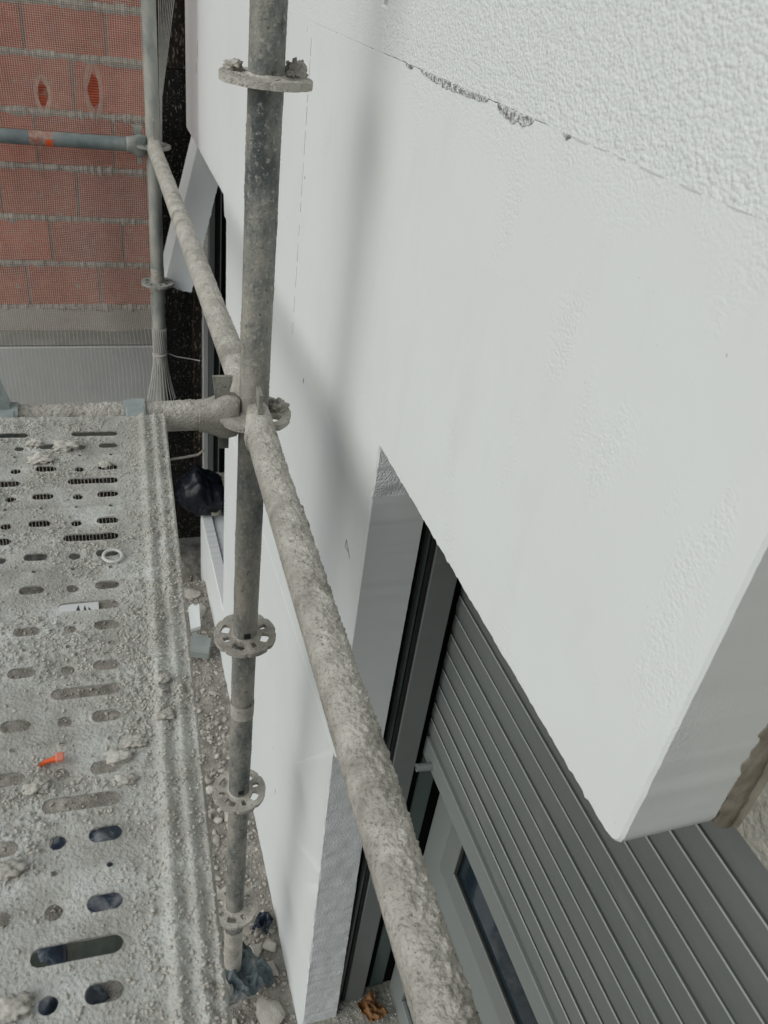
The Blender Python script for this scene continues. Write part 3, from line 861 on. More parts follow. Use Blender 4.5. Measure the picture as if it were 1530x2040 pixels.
# ---- far standard
st2 = thing("scaffold_standard", "far upright scaffold pole wrapped in netting in front of the brick wall", "scaffold pole", (XS, YF, ZG), "scaffold poles")
V, F = tube((XS, YF, ZG + 0.02), (XS, YF, 0.42), 0.02415, n=28, step=0.012, disp=crust(0.0008, 0.0004, 61, vertical=True), caps=False)
obj("tube", V, F, m_tube_far, st2, smooth=True)
for k, z in enumerate((ZL, ZL - 0.5)):
    rosette(st2, (XS, YF, z), 0.1 + 0.2 * k, 0.001, 70 + k, m_tube_far, 0, nth=96)
V, F = tube((XS, YF, ZL - 0.53), (XS, YF, ZL - 0.44), 0.0252, n=28, step=0.006, disp=crust(0.0012, 0.0006, 63, vertical=True), caps=False)
obj("mortar_collar", V, F, m_mud, st2, smooth=True)
V, F = box(XS - 0.075, XS + 0.075, YF - 0.075, YF + 0.075, ZG - 0.03, ZG - 0.018, bev=0.002); obj("base_plate", V, F, m_tube, st2)

# ---- ledgers along the wall
l1 = thing("scaffold_ledger", "mud caked scaffold tube running towards the camera at lower centre", "scaffold tube", (XS, 0.2, ZL - 0.024), "scaffold tubes")
ts = np.concatenate([np.arange(0, 0.95, 0.0015), np.arange(0.96, 1.92, 0.02)])
LT = 0.027
V, F = tube((XS - 0.072 * LT, YS - 0.072, ZL), (XS - 2.0 * LT, YS - 2.0, ZL), 0.0236, n=104, disp=crust(0.0036, 0.00045, 81), ts=ts, caps=False)
obj("tube", V, F, m_mud, l1, smooth=True)
wedge_head(l1, (XS, YS, ZL), (-LT, -1, 0), m_mud, m_tube, 82, 0.0022, lift=0.004)
V, F = rock_mesh(15, 2, 0.4, 1.0)
for k, (yy, dx, s) in enumerate(((1.085, 0.024, 0.008), (0.90, 0.0255, 0.006), (0.86, 0.026, 0.0045), (0.75, 0.025, 0.004))):
    Vv = V * np.array([s * 0.55, s * 1.5, s]) + np.array([XS + dx - LT * (YS - yy), yy, ZL + 0.004])
    obj("mud_flake", Vv, F, m_mud, l1, smooth=True)
l2 = thing("scaffold_ledger", "dusty scaffold tube between the near and far poles, along the white wall", "scaffold tube", (XS, 2.2, ZL - 0.024), "scaffold tubes")
V, F = tube((XS, YF - 0.07, ZL), (XS, YS + 0.07, ZL), 0.0238, n=60, step=0.003, disp=crust(0.0030, 0.0006, 91), caps=False)
obj("tube", V, F, m_mud, l2, smooth=True)
wedge_head(l2, (XS, YF, ZL), (0, -1, 0), m_mud, m_tube_far, 92, 0.001, lift=0.03)
wedge_head(l2, (XS, YS, ZL), (0, 1, 0), m_mud, m_tube, 93, 0.002)

# ---- transoms across
t1 = thing("scaffold_transom", "mortar coated cross tube holding the end of the perforated deck", "scaffold tube", (-0.1, YS, ZL - 0.024), "scaffold tubes")
V, F = tube((XS - 0.072, YS, ZL), (-0.52, YS, ZL), 0.0238, n=72, step=0.002, disp=crust(0.0028, 0.0007, 101), caps=False)
obj("tube", V, F, m_mud, t1, smooth=True)
wedge_head(t1, (XS, YS, ZL), (-1, 0, 0), m_mud, m_tube, 102, 0.0024, lift=0.006)
t2 = thing("scaffold_transom", "blue grey cross tube with faded red tape in front of the brick wall", "scaffold tube", (-0.1, YF, ZL - 0.024), "scaffold tubes")
V, F = tube((XS - 0.072, YF, ZL), (-0.62, YF, ZL), 0.0240, n=28, step=0.012, disp=crust(0.0005, 0.0003, 111), caps=False)
obj("tube", V, F, m_rail_far, t2, smooth=True)
wedge_head(t2, (XS, YF, ZL), (-1, 0, 0), m_tube_far, m_tube_far, 112, 0.001, lift=0.002)
V, F = tube((-0.176, YF, ZL), (-0.100, YF, ZL), 0.0248, n=28, step=0.02, caps=False); obj("tape_band", V, F, m_faded, t2, smooth=True)
V, F = tube((-0.124, YF, ZL), (-0.101, YF, ZL), 0.0251, n=56, step=0.02, caps=False)
Fk = [f for f in np.asarray(F).tolist() if np.asarray(V)[f].mean(0)[2] < ZL + 0.004 and np.asarray(V)[f].mean(0)[1] < YF]
Vk, Fk = compact(np.asarray(V), np.array(Fk)); obj("orange_mark", Vk, Fk, m_orange, t2, smooth=True)

# ================================================================== PERFORATED STEEL DECK
DZ = -0.600
TH_D = math.atan2(0.035, 0.85)
cD, sD = math.cos(TH_D), math.sin(TH_D)
def deck_xy(u, v):          # u: 0 at the inner edge, negative outward; v along the bay, v = y at the edge
    return 0.050 + u * cD + (v - 0.25) * sD, 0.25 - u * sD + (v - 0.25) * cD

PV = 0.1227; V0 = 0.3215
def capsule(u, v, uc, vc, hl, r):
    du = np.maximum(np.abs(u - uc) - hl, 0)
    return np.sqrt(du * du + (v - vc) ** 2) - r

def deck_sdf(u, v):
    ph = (v - V0 + PV / 2) % PV - PV / 2
    s = capsule(u, ph, -0.0995, 0, 0.0238, 0.0072)
    s = np.minimum(s, capsule(u, ph, -0.217, 0, 0.0238, 0.0072))
    ap = np.abs(ph) - 0.0325
    for uc in (-0.0812, -0.158, -0.2355): s = np.minimum(s, capsule(u, ap, uc, 0, 0.0058, 0.0070))
    for uc in (-0.117, -0.195): s = np.minimum(s, capsule(u, ap, uc, 0, 0.0, 0.0064))
    ar = np.abs(ph) - PV / 2
    for uc in (-0.0776, -0.1176, -0.1576, -0.1976, -0.2376): s = np.minimum(s, capsule(u, ar, uc, 0, 0.0, 0.0025))
    s = np.where((v > 1.082) | (v < 0.2), 0.05, s)
    s = np.where(u < -0.262, 0.05, s)
    return s

def deck_h(u, v):
    P = np.stack([u, v, np.zeros_like(u)], -1)
    ph = (v - V0 + PV / 2) % PV - PV / 2
    z = np.zeros_like(u)
    # two lengthwise ridges and the rounded edge
    z += 0.0052 * np.exp(-((u + 0.0155) / 0.0048) ** 2) + 0.0056 * np.exp(-((u + 0.0325) / 0.0055) ** 2)
    z += 0.0030 * np.exp(-((u + 0.002) / 0.0038) ** 2)
    z -= 0.006 * sstep(-0.0022, 0.0, u)
    # cross ribs, dished round holes
    rib = np.exp(-((np.abs(ph) - PV / 2) / 0.0062) ** 2) * sstep(-0.052, -0.064, u)
    z += 0.0022 * rib
    ap = np.abs(ph) - 0.0325
    for uc in (-0.117, -0.195):
        q = np.sqrt((u - uc) ** 2 + ap ** 2)
        z -= 0.0036 * np.exp(-(q / 0.010) ** 2)
    s = deck_sdf(u, v)
    rim = np.exp(-np.maximum(s, 0) / 0.0026)
    z += 0.0012 * rim
    # mortar dust and grains
    patch = sstep(-0.06, 0.26, fbm(P, 20, 3, 5)) * (1 - 0.75 * rib)
    groove = np.exp(-((u + 0.024) / 0.0045) ** 2) + np.exp(-((u + 0.0085) / 0.0035) ** 2) + 0.7 * np.exp(-((u + 0.047) / 0.008) ** 2)
    patch = np.clip(patch + 0.8 * groove, 0, 1.3)
    g1 = fbm(P, 230, 2, 6); g2 = fbm(P, 470, 2, 7); g0 = fbm(P, 75, 2, 8)
    z += patch * (0.0015 * np.maximum(g1 + 0.12, 0) * 2 + 0.0011 * g2 + 0.0016 * np.maximum(g0, 0)) * (1 - 0.8 * rim)
    z += 0.0006 * fbm(P, 40, 2, 9)
    return z

us = np.concatenate([np.arange(-0.33, -0.265, 0.004), np.arange(-0.265, 0.00001, 0.00128)])
vs = np.concatenate([np.arange(-0.95, 0.2, 0.02), np.arange(0.2, 1.1101, 0.00135)])
UU, VV = np.meshgrid(us, vs, indexing='ij')
U2, V2, Fd = cut_grid(UU, VV, deck_sdf, 0.00132)
Z2 = DZ + deck_h(U2, V2)
X2, Y2 = deck_xy(U2, V2)
Vd = np.stack([X2, Y2, Z2], -1).reshape(-1, 3)
be = boundary_edges(Fd)
nv = len(Vd)
mid_u = U2.ravel()[be].mean(1); mid_v = V2.ravel()[be].mean(1)
outer = (mid_u > -0.0005) | (mid_u < -0.3295) | (mid_v > 1.1085) | (mid_v < -0.949)
low = Vd.copy(); low[:, 2] = low[:, 2] - 0.0018
low2 = Vd.copy(); low2[:, 2] = DZ - 0.062
bi = be[~outer]; bo = be[outer]
Vall = np.vstack([Vd, Vd, low, Vd, low2])
Fall = np.vstack([Fd, np.stack([bi[:, 0] + nv, bi[:, 0] + 2 * nv, bi[:, 1] + 2 * nv, bi[:, 1] + nv], 1), np.stack([bo[:, 0] + 3 * nv, bo[:, 0] + 4 * nv, bo[:, 1] + 4 * nv, bo[:, 1] + 3 * nv], 1)])
Vall, Fall = compact(Vall, Fall)
# faces must look up
dk = thing("scaffold_deck", "perforated steel scaffold deck covered in grey mortar dust", "scaffold deck", (-0.11, 0.2, DZ))
a_, b_, c_ = Vall[Fall[0, 0]], Vall[Fall[0, 1]], Vall[Fall[0, 2]]
if np.cross(b_ - a_, c_ - a_)[2] < 0: Fall = Fall[:, ::-1]
obj("deck_panel", Vall, Fall, m_deck, dk, smooth=True, sharp=65)

def claw(x0, x1, tall):
    a = np.radians(np.linspace(200, -35, 18))
    ro, ri = 0.0305, 0.0262
    V = []; F = []
    for xx in (x0, x1):
        for r in (ro, ri):
            for t in a: V.append((xx, YS + r * math.cos(t), ZL + r * math.sin(t)))
    n = len(a)
    for k in range(n - 1):
        F += [(k, 2 * n + k, 2 * n + k + 1, k + 1), (n + k, n + k + 1, 3 * n + k + 1, 3 * n + k), (k, k + 1, n + k + 1, n + k), (2 * n + k, 3 * n + k, 3 * n + k + 1, 2 * n + k + 1)]
    F += [(0, n, 3 * n, 2 * n), (n - 1, 3 * n - 1, 4 * n - 1, 2 * n - 1)]
    p = [(V, F), box(x0 + 0.002, x1 - 0.002, YS - 0.075, YS - 0.029, DZ - 0.045, DZ - 0.006, bev=0.002)]
    if tall:
        zt = ZL + 0.028
        xa, xb = x0, x1 - 0.016
        tp = [(xa, YS - 0.012, zt), (xb + 0.006, YS - 0.012, zt), (xb + 0.006, YS + 0.012, zt), (xa, YS + 0.012, zt),
              (xa, YS - 0.008, zt + 0.042), (xb - 0.004, YS - 0.008, zt + 0.042), (xb - 0.004, YS + 0.008, zt + 0.042), (xa, YS + 0.008, zt + 0.042)]
        p.append((tp, [(3, 2, 1, 0), (4, 5, 6, 7), (0, 1, 5, 4), (1, 2, 6, 5), (2, 3, 7, 6), (3, 0, 4, 7)]))
    V, F = join(p)
    return obj("claw", V, F, m_claw, dk)
claw(0.028, 0.060, False)
claw(-0.172, -0.123, True)
V, F = box(-0.1215, -0.109, YS - 0.030, YS - 0.020, ZL + 0.014, ZL + 0.0185, bev=0.001); obj("orange_clip", V, F, m_orange, dk)

# ---- loose grains on the deck
def scatter(n, pos_fn, r_lo, r_hi, sub, seeds, pw=2.5, flat=(0.5, 0.9)):
    lib = [rock_mesh(s, sub, 0.4, 1.0) for s in seeds]
    Vs = []; Fs = []; off = 0
    for k in range(n):
        p = pos_fn()
        if p is None: continue
        Vr, Fr = lib[k % len(lib)]
        r = r_lo + (r_hi - r_lo) * random.random() ** pw
        a = random.uniform(0, 6.28)
        R = np.array([[math.cos(a), -math.sin(a), 0], [math.sin(a), math.cos(a), 0], [0, 0, 1]])
        sc = np.array([r * random.uniform(0.75, 1.25), r * random.uniform(0.7, 1.1), r * random.uniform(*flat)])
        Vs.append((Vr * sc) @ R.T + np.array(p) + np.array([0, 0, sc[2] * 0.4])); Fs.append(Fr + off); off += len(Vr)
    return np.vstack(Vs), np.vstack(Fs)

cand_u = np.array([-random.random() ** 1.3 * 0.26 for _ in range(130000)])
cand_v = np.array([random.uniform(0.2, 1.10) for _ in range(130000)])
Pn = np.stack([cand_u, cand_v, cand_u * 0], -1)
dens = 0.12 + sstep(-0.08, 0.34, fbm(Pn, 20, 3, 5)) + 0.5 * np.exp(-((cand_u + 0.024) / 0.006) ** 2) + 0.4 * np.exp(-((cand_u + 0.05) / 0.02) ** 2) + 0.3 * np.exp(-((cand_u + 0.007) / 0.005) ** 2)
ok = (rng.random(130000) < dens * 0.8) & (deck_sdf(cand_u, cand_v) > 0.0028) & (cand_u < -0.002)
cu, cv = cand_u[ok][:20000], cand_v[ok][:20000]
cz = DZ + deck_h(cu, cv)
cx, cy = deck_xy(cu, cv)
it_ = iter(zip(cx, cy, cz))
V, F = scatter(len(cu), lambda: next(it_), 0.0005, 0.0024, 1, range(201, 207), pw=3.4)
o = obj("mortar_crumbs", V, F, m_crumb, smooth=False)
tag(o, "fine grey mortar crumbs strewn over the perforated deck", "debris", kind="stuff")

def deck_point(px, py):
    """spot on the deck under a given sight line of the photograph"""
    d = rt * ((px - 765) / 1606.66) - up * ((py - 1020) / 1606.66) + fw
    return d * (DZ / d.z)

def deck_z(x, y):
    dx, dy = x - 0.050, y - 0.25
    u = np.array([dx * cD - dy * sD]); v = np.array([0.25 + dx * sD + dy * cD])
    return DZ + float(deck_h(u, v)[0])

lumps = [(132, 893, 0.015, "wide cracked mortar lump beside the second slot row, at the deck's far end"), (80, 920, 0.012, "dark rounded mortar lump just behind a short slot near the deck's far left"),
         (68, 887, 0.009, "small mortar lump left of the cracked wide lump on the deck"), (240, 1510, 0.0095, "cracked mortar lump beside the deck ridges, level with the orange strip"),
         (268, 1480, 0.008, "mortar lump touching the inner deck ridge, above the orange strip's level"), (250, 1556, 0.007, "pale pebble of mortar right of a short slot, below the cracked lump"),
         (75, 1570, 0.009, "mortar lump below the orange strip on the deck"), (18, 1740, 0.0095, "crumbly mortar heap at the left edge of the deck, upper one of two"),
         (26, 2012, 0.010, "crumbly mortar heap at the left edge of the deck, lower one of two"), (322, 1365, 0.006, "small angular stone lying between the two deck ridges, upper one"),
         (327, 1432, 0.007, "angular stone lying between the two deck ridges, lower one"), (210, 928, 0.007, "small mortar lump above the second short slot at the deck's right column")]
for k, (px, py, r, lab) in enumerate(lumps):
    p = deck_point(px, py)
    V, F = mud_mesh(300 + k)
    V = V * np.array([r * 1.15, r * 0.85, r * 0.5])
    V = V + np.array([p.x, p.y, deck_z(p.x, p.y) + r * 0.22])
    tag(obj("mortar_lump", V, F, m_crumb, smooth=False), lab, "mortar lump", "mortar lumps on the deck")

# white ring and orange strip lying on the deck
p = deck_point(225, 1113)
a = np.linspace(0, 2 * np.pi, 41)[:-1]
V = []; F = []
for t in a:
    for q in range(8):
        b = 2 * math.pi * q / 8
        rr_ = 0.0102 + 0.0019 * math.cos(b)
        V.append((p.x + rr_ * math.cos(t), p.y + rr_ * math.sin(t), DZ + 0.0042 + 0.0017 * math.sin(b) + 0.10 * rr_ * math.sin(t - 0.5)))
for k in range(40):
    for q in range(8): F.append((k * 8 + q, ((k + 1) % 40) * 8 + q, ((k + 1) % 40) * 8 + (q + 1) % 8, k * 8 + (q + 1) % 8))
tag(obj("plastic_ring", V, F, m_white, smooth=True), "white plastic ring lying over a slot of the deck", "ring")
p0 = deck_point(80, 1532); p1 = deck_point(126, 1519)
zz_ = DZ + 0.004
V, F = path_tube([(p0.x, p0.y, zz_), (p0.x * 0.75 + p1.x * 0.25, p0.y * 0.75 + p1.y * 0.25 + 0.0012, zz_ + 0.0015), (p0.x * 0.45 + p1.x * 0.55, p0.y * 0.45 + p1.y * 0.55 + 0.0012, zz_ + 0.0018), (p1.x * 0.85 + p0.x * 0.15, p1.y * 0.85 + p0.y * 0.15, zz_ + 0.0028), (p1.x, p1.y, zz_ + 0.003)], [0.0018, 0.0021, 0.0024, 0.0035, 0.0032], n=7)
po = tag(obj("plastic_strip", V, F, m_orange, smooth=True), "bent bright orange plastic strip lying on the dusty deck", "plastic strip")

V, F = box(p1.x - 0.0055, p1.x + 0.0015, p1.y - 0.0042, p1.y + 0.0042, zz_ + 0.001, zz_ + 0.0062, bev=0.0012)
obj("tip", V, F, m_tip, po)
# ================================================================== DEBRIS NET
NY = YF + 0.052
holes = [(-0.121, -0.515, 0.015, 0.034), (0.045, -0.490, 0.017, 0.050)]
def net_pos(s, z):
    """s: place across the unrolled net, z: height -> point in space"""
    s = np.asarray(s, float); z = np.asarray(z, float)
    P = np.stack([s, z, s * 0], -1)
    wob = fbm(P, 3.0, 2, 51)
    low_ = sstep(-1.22, -1.62, z)
    x = s + 0.006 * fbm(P, 5, 2, 52)
    # gathered towards the pole lower down
    x = x + sstep(-0.15, 0.24, s) * 0.03 * low_
    y = NY + 0.010 * wob + 0.012 * np.sin(s * 21 + z * 2.0) * sstep(-0.3, 0.1, s)
    zz = z + 0.004 * fbm(P, 6, 2, 53)
    for cx_, cz_, hw, hh in holes:
        ex = (x - cx_) / hw; ez = (zz - cz_) / hh
        e = np.sqrt(ex * ex + ez * ez) + 1e-6
        f = np.where(e < 1.8, (1 + 0.8 * (e / 1.8)) / e, 1.0)
        x = cx_ + (x - cx_) * f; zz = cz_ + (zz - cz_) * f
    return np.stack([x, y, zz], -1)

segs = []
S_ = np.arange(-0.60, 0.232, 0.0074)
zv = np.concatenate([np.arange(0.32, -1.3, -0.0105), np.arange(-1.3, -2.42, -0.03)])
for k, s in enumerate(S_):
    zk = zv if k % 2 == 0 else zv[zv > -1.37]
    pts = net_pos(np.full(len(zk), s), zk)
    segs.append((pts[:-1], pts[1:], 0.00092))
zh = np.arange(0.30, -1.36, -0.0065)
Sx = np.append(S_, 0.236)
for z in zh:
    pts = net_pos(Sx, np.full(len(Sx), z))
    segs.append((pts[:-1], pts[1:], 0.00072))
A = np.vstack([s[0] for s in segs]); B = np.vstack([s[1] for s in segs]); RR = np.concatenate([np.full(len(s[0]), s[2]) for s in segs])
mid = (A + B) / 2
RR = np.where((mid[:, 2] < -1.37) & (mid[:, 2] > -1.95), RR * 0.62, RR)
keep = np.ones(len(A), bool)
for cx_, cz_, hw, hh in holes:
    e = np.sqrt(((mid[:, 0] - cx_) / hw) ** 2 + ((mid[:, 2] - cz_) / hh) ** 2)
    keep &= e > 0.93
A, B, RR = A[keep], B[keep], RR[keep]
def ribbons(A, B, R):
    d = B - A; d /= np.linalg.norm(d, axis=1)[:, None] + 1e-9
    ref = np.where(np.abs(d[:, 2:3]) > 0.7, np.array([[1.0, 0, 0]]), np.array([[0, 0, 1.0]]))
    s = np.cross(d, ref); s /= np.linalg.norm(s, axis=1)[:, None] + 1e-9
    t = np.cross(s, d)
    V = []
    for P in (A, B):
        for q in range(3):
            a = 2 * math.pi * q / 3 + 0.5
            V.append(P + R[:, None] * (math.cos(a) * s + math.sin(a) * t))
    n = len(A)
    V = np.stack(V, 1).reshape(-1, 3)
    o = np.arange(n)[:, None] * 6
    F = np.stack([o + np.array([q, (q + 1) % 3, 3 + (q + 1) % 3, 3 + q]) for q in range(3)], 1).reshape(-1, 4)
    return V, F
V, F = ribbons(A, B, RR)
net = thing("debris_net", "grey debris net with two torn holes hanging in front of the brick wall", "net", (-0.2, NY, ZG))
mo = obj("netting", V, F, m_net, net)
mo["kind"] = "stuff"
# strands gathered round the pole, tied, flaring below
A = []; B = []; 
nst = 22
for k in range(nst):
    f = k / nst
    a0 = 2 * math.pi * f
    pts = []
    for q in range(27):
        z = -1.16 - q * 0.0187
        if z > -1.44:
            g_ = (z + 1.44) / 0.28
            ang = a0 + g_ * 1.6
            rad = 0.0262 + 0.004 * g_
            px_, py_ = XS + rad * math.cos(ang), YF + rad * math.sin(ang)
            if g_ > 0.45 and math.sin(ang) < 0.3: px_ = None
        else:
            g_ = (-1.44 - z) / 0.20
            rad = 0.0262 + 0.031 * g_ ** 1.6
            px_, py_ = XS + rad * math.cos(a0), YF + rad * 0.8 * math.sin(a0)
        pts.append(None if px_ is None else (px_, py_, z))
    for p_, q_ in zip(pts[:-1], pts[1:]):
        if p_ and q_: A.append(p_); B.append(q_)
# strands fanning away at the top right of the pole
for k in range(9):
    f = k / 8
    p_ = np.array([0.262 + 0.008 * f, YF + 0.028, -0.47 - 0.02 * f]); q_ = np.array([0.272 + 0.062 * f, YF + 0.04, -0.10])
    A += [tuple(p_)]; B += [tuple(q_)]
    A += [tuple(q_)]; B += [tuple(q_ + np.array([0.05 * f, 0.0, 0.4]))]
    A += [(0.258, YF + 0.012, -0.80 - 0.02 * f)]; B += [tuple(p_)]
V, F = ribbons(np.array(A), np.array(B), np.full(len(A), 0.0018))
mo = obj("gathered_strands", V, F, m_cord, net); mo["kind"] = "stuff"
a = np.linspace(0, 2 * np.pi, 25)
V, F = path_tube([(XS + 0.0285 * math.cos(t), YF + 0.0285 * math.sin(t), -1.44 + 0.004 * math.sin(t + 1)) for t in a], 0.0024, n=6)
tag(obj("cable_tie", V, F, m_cord, smooth=True), "white tie binding the net round the far pole", "cable tie")
V, F = path_tube([(XS + 0.026, YF + 0.004, -1.441), (0.30, YF + 0.001, -1.457), (0.36, YF, -1.468), (0.395, YF + 0.004, -1.478)], 0.0022, n=6)
tag(obj("cord", V, F, m_cord, smooth=True), "thin white cord stretched from the net tie to the black wall", "cord")
pts = []
for k in range(80):
    t = k / 79
    c = np.array([0.20 + 0.215 * t, 3.20, -1.955 + 0.025 * t - 0.006 * math.sin(math.pi * t) + 0.03 * max(0, t - 0.86) * 5])
    pts.append(c)
parts = []
for ph in (0, math.pi * 2 / 3, math.pi * 4 / 3):
    parts.append(path_tube([c + 0.0032 * np.array([0, math.cos(k * 0.55 + ph), math.sin(k * 0.55 + ph)]) for k, c in enumerate(pts)], 0.0034, n=6))
V, F = join(parts)
tag(obj("rope", V, F, m_rope, smooth=True), "dusty twisted rope hanging across the dark gap beside the deck", "rope")

# ================================================================== LOOSE THINGS BY THE WALL
# foam board leaning in the far opening
pa = np.array([0.262, 3.245, -1.165]); pb = np.array([0.430, 3.42, -0.62])
ax = pb - pa; ln = np.linalg.norm(ax); ax /= ln
wdv = np.array([0.86, -0.30, -0.36]); wdv -= ax * (wdv @ ax); wdv /= np.linalg.norm(wdv)
tk = np.cross(ax, wdv); tk /= np.linalg.norm(tk)
if tk[1] < 0: tk = -tk
outl = ragged([(0, 0), (ln, 0), (ln, 0.108), (0, 0.108)], [0.0006, 0.001, 0.002, 0.004], 0.006, 77)
n = len(outl)
front = np.array([pa + ax * q[0] + wdv * q[1] for q in outl]); back = front + tk * 0.02 - wdv * 0.034
V = np.vstack([front, back])
F = [tuple(range(n - 1, -1, -1)), tuple(range(n, 2 * n))] + [(k, (k + 1) % n, n + (k + 1) % n, n + k) for k in range(n)]
tag(obj("foam_offcut", V, F, m_eps_low), "loose white foam board leaning in the far opening behind the scaffold tube", "foam board")

# black plastic bag on the foam sill
import bmesh
bm = bmesh.new(); bmesh.ops.create_icosphere(bm, subdivisions=5, radius=1.0)
V = np.array([v.co[:] for v in bm.verts]); F = np.array([[v.index for v in f.verts] for f in bm.faces]); bm.free()
n1 = fbm(V, 1.1, 2, 71); w1 = V + 0.35 * np.stack([fbm(V, 1.5, 2, 74), fbm(V, 1.5, 2, 75), fbm(V, 1.5, 2, 76)], -1)
ridge = np.abs(fbm(w1 * np.array([1, 1, 0.45]), 2.0, 2, 72)); ridge2 = np.abs(fbm(w1 * np.array([1, 0.4, 1]), 4.5, 2, 73))
V = V * (0.95 + 0.3 * n1 - 0.35 * np.minimum(ridge, 0.3) - 0.12 * np.minimum(ridge2, 0.25))[:, None]
V[:, 2] += 0.45 * np.exp(-((V[:, 0] + 0.15) / 0.22) ** 2) * np.maximum(V[:, 2], 0) - 0.25 * np.maximum(V[:, 0], 0) * np.maximum(V[:, 2], 0)
V = V * np.array([0.145, 0.13, 0.125]); V[:, 2] = np.maximum(V[:, 2], -0.09)
V += np.array([0.40, 3.21, -2.155])
tag(obj("plastic_bag", V, F, m_bag, smooth=True), "crumpled black plastic bag stuffed at the foot of the far opening", "bag")

def sheet(cx, cy, z, w, h, n, seed, amp, rot, mat, name, label, cat, warp=2.2):
    g_ = np.linspace(-0.5, 0.5, n)
    A_, B_ = np.meshgrid(g_, g_, indexing='ij')
    P = np.stack([A_, B_, A_ * 0], -1)
    x = A_ * w * (1 + 0.35 * fbm(P, 3, 2, seed + 2)); y = B_ * h * (1 + 0.35 * fbm(P, 3, 2, seed + 3))
    zz = amp * (1 - np.abs(fbm(P, warp, 3, seed)) * 2.2) + 0.35 * amp * fbm(P, warp * 3, 2, seed + 1)
    ca, sa = math.cos(rot), math.sin(rot)
    V = np.stack([cx + x * ca - y * sa, cy + x * sa + y * ca, z + zz], -1).reshape(-1, 3)
    idx = np.arange(n * n).reshape(n, n)
    F = np.stack([idx[:-1, :-1], idx[1:, :-1], idx[1:, 1:], idx[:-1, 1:]], -1).reshape(-1, 4)
    Vb = V - np.array([0, 0, 0.0012])
    be_ = boundary_edges(F)
    V2_ = np.vstack([V, Vb]); nn = len(V)
    F2_ = np.vstack([F, F[:, ::-1] + nn, np.stack([be_[:, 1], be_[:, 0], be_[:, 0] + nn, be_[:, 1] + nn], 1)])
    return tag(obj(name, V2_, F2_, mat, smooth=True), label, cat)

sheet(0.262, 1.15, ZG + 0.02, 0.115, 0.13, 40, 402, 0.045, 0.5, m_tarp, "plastic_sheet", "dusty dark blue plastic sheet crumpled round the near pole's foot", "plastic sheet")
sheet(0.345, 1.30, ZG + 0.012, 0.05, 0.05, 14, 405, 0.02, 0.9, m_blue, "plastic_scrap", "small dark plastic scrap among stones against the white wall", "plastic sheet")
sheet(-0.10, 1.60, ZG + 0.005, 0.26, 0.34, 26, 411, 0.03, 0.2, m_blue, "plastic_sheet", "dark blue plastic sheet on the ground seen through the deck slots", "plastic sheet")
sheet(-0.30, 1.24, ZG + 0.005, 0.26, 0.26, 22, 415, 0.03, 0.7, m_blue, "plastic_sheet", "blue plastic sheet on the ground seen through the round holes at lower left", "plastic sheet")
V, F = box(-0.46, -0.02, 1.30, 1.365, ZG - 0.02, ZG + 0.03, bev=0.003)
tag(obj("board", V, F, m_plank), "dark green board on the ground seen through the lowest long slot", "board")
# printed paper under the deck
pz = float(ground_h(np.array([-0.15]), np.array([2.86]))[0]) + 0.012
V, F = box(-0.26, -0.09, 2.80, 2.93, pz, pz + 0.0015)
pp = thing("printed_paper", "white printed paper on the ground seen through a long deck slot", "paper", (-0.17, 2.86, pz))
obj("sheet", V, F, m_paper, pp)
for tri in (((-0.205, 2.81), (-0.165, 2.86), (-0.175, 2.92)), ((-0.160, 2.815), (-0.128, 2.825), (-0.150, 2.915)), ((-0.128, 2.83), (-0.115, 2.87), (-0.135, 2.90)), ((-0.118, 2.815), (-0.098, 2.822), (-0.10, 2.835))):
    obj("ink_mark", [(x, y, pz + 0.0022) for x, y in tri], [(0, 1, 2)], m_ink, pp)
# foam scrap and tile shard on the ground by the wall
V = [(0.283, 2.64, -2.475), (0.326, 2.655, -2.477), (0.335, 2.78, -2.455), (0.318, 2.765, -2.456), (0.306, 2.785, -2.455), (0.285, 2.76, -2.456)]
V = np.array(V); V2_ = np.vstack([V, V - np.array([0, 0, 0.018])]); n = len(V)
F = [tuple(range(n)), tuple(range(2 * n - 1, n - 1, -1))] + [((k + 1) % n, k, n + k, n + (k + 1) % n) for k in range(n)]
tag(obj("foam_scrap", V2_, F, m_eps_low), "small white foam scrap on the rubble beside the deck edge", "foam scrap")
V = np.array([(0.262, 2.50, -2.468), (0.335, 2.475, -2.475), (0.358, 2.555, -2.462), (0.285, 2.60, -2.455)])
V2_ = np.vstack([V, V - np.array([0, 0, 0.03])]); n = 4
F = [tuple(range(n)), tuple(range(2 * n - 1, n - 1, -1))] + [((k + 1) % n, k, n + k, n + (k + 1) % n) for k in range(n)]
tag(obj("tile_shard", V2_, F, m_tile), "grey tile shard on the rubble below the white foam scrap", "tile")
# crumpled brown paper on the threshold
sheet(0.585, 0.952, -2.425, 0.055, 0.07, 22, 421, 0.022, 0.4, m_leaf, "dry_leaf", "crumpled brown leaf on the concrete threshold of the near window", "leaf", warp=2.6)

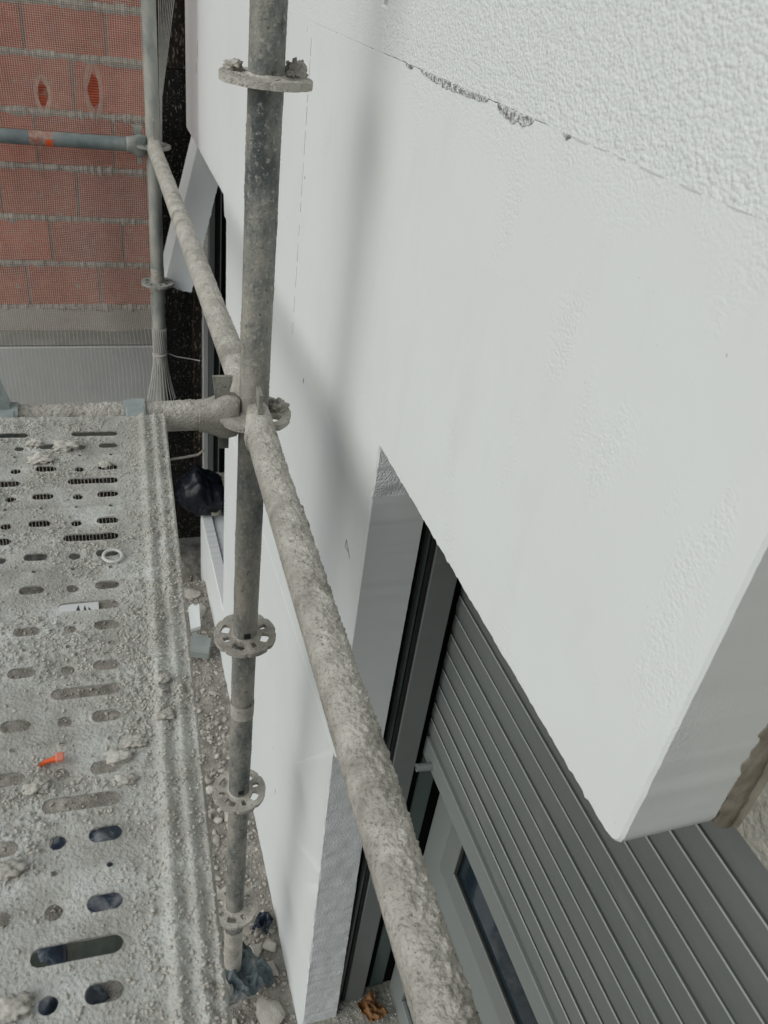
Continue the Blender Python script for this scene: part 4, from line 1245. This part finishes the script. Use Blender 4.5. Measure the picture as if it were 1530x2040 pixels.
# ---- stones: the ones that can be told apart, then the gravel
big = [(0.332, 1.055, 0.056, "large flat pale stone against the wall foot at the bottom edge"), (0.300, 1.13, 0.034, "pale rounded stone just above the large flat stone at the wall foot"),
       (0.345, 1.175, 0.026, "angular grey stone touching the white wall above the large flat stone"), (0.355, 1.235, 0.03, "dark edged stone wedged under the white wall beside the plastic sheet"),
       (0.165, 1.70, 0.05, "long flat stone between the deck edge and the near pole"), (0.315, 1.72, 0.036, "rounded stone between the near pole and the white wall"),
       (0.175, 1.545, 0.024, "round pale stone left of the near pole's lower length"), (0.318, 2.93, 0.055, "broken block on the rubble in the far gap beside the deck edge"),
       (0.345, 2.80, 0.04, "pale block against the foam wall foot behind the white scrap"), (0.312, 1.24, 0.024, "pale angular stone right of the plastic sheet at the near pole foot"), (0.205, 1.02, 0.03, "pale stone beside the deck edge at the bottom of the picture")]
for k, (x, y, r, lab) in enumerate(big):
    V, F = rock_mesh(500 + k, 3, 0.35, 0.7)
    zc = float(ground_h(np.array([x]), np.array([y]))[0])
    V = V * np.array([r * 0.95, r * 1.15, r * 0.8]) * (1 + 0.05 * fbm(V, 6, 2, k))[:, None] + np.array([x, y, zc + r * 0.22])
    tag(obj("stone", V, F, m_rock, smooth=False), lab, "stone", "stones on the rubble")
lib = []
for k in range(8):
    V, F = rock_mesh(600 + k, 2, 0.4, 0.8)
    me = mesh_np("stone", V, F); me.materials.append(m_rock); lib.append(me)
placed = [(x, y, r) for x, y, r, _ in big]
cnt = 0; tries = 0
while cnt < 290 and tries < 40000:
    tries += 1
    y = random.uniform(0.98, 3.0) if random.random() < 0.35 else random.uniform(1.2, 2.2)
    x = random.uniform(0.11, 0.375)
    r = random.uniform(0.009, 0.021) if y < 2.3 else random.uniform(0.007, 0.014)
    if 0.25 < x and 1.35 < y < 1.62: r *= 0.5
    if math.hypot(x - XS, y - YS) < 0.05 + r: continue
    if any(math.hypot(x - a, y - b) < (r + c) * 0.78 for a, b, c in placed): continue
    if x + r > XW - 0.004: continue
    placed.append((x, y, r)); cnt += 1
    o = bpy.data.objects.new("stone", lib[cnt % 8]); COL.objects.link(o)
    zc = float(ground_h(np.array([x]), np.array([y]))[0])
    o.location = (x, y, zc + r * 0.30)
    o.scale = (r * random.uniform(0.85, 1.2), r * random.uniform(0.85, 1.2), r * random.uniform(0.7, 1.0))
    o.rotation_euler = (random.uniform(-0.4, 0.4), random.uniform(-0.4, 0.4), random.uniform(0, 6.28))
    zone = "in the far gap" if y > 2.3 else ("at the foot of the near pole" if y < 1.35 else ("beyond the near pole" if y > 1.75 else "alongside the near pole"))
    side = "close to the deck edge" if x < 0.22 else "close to the white wall"
    size = "larger" if r > 0.015 else "smaller"
    tag(o, "%s loose grey stone %s, %s" % (size, zone, side), "stone", "small stones on the rubble")
gyv = rng.uniform(0.9, 3.5, 9000); gxv = np.where(rng.random(9000) < 0.6, rng.uniform(0.05, 0.385, 9000), rng.uniform(-0.5, 0.1, 9000))
git = iter(zip(gxv.tolist(), gyv.tolist(), ground_h(gxv, gyv).tolist()))
def gp():
    return next(git)
V, F = scatter(9000, gp, 0.0025, 0.010, 1, range(701, 707), pw=2.2, flat=(0.5, 0.8))
tag(obj("gravel", V, F, m_rock), "fine grey gravel covering the ground under the scaffold", "gravel", kind="stuff")

# ---- foam beads on the threshold and on the shutter
def bp_():
    if random.random() < 0.7:
        return (random.uniform(0.50, 0.655), random.uniform(0.86, 1.0), -2.4465)
    return (random.uniform(0.42, 0.655), random.uniform(0.7, 1.0), -2.4465)
V, F = scatter(420, bp_, 0.0009, 0.0032, 1, range(801, 804), pw=2.0, flat=(0.8, 1.0))
tag(obj("foam_beads", V, F, m_eps_low), "white foam beads scattered on the near window threshold", "foam beads", kind="stuff")
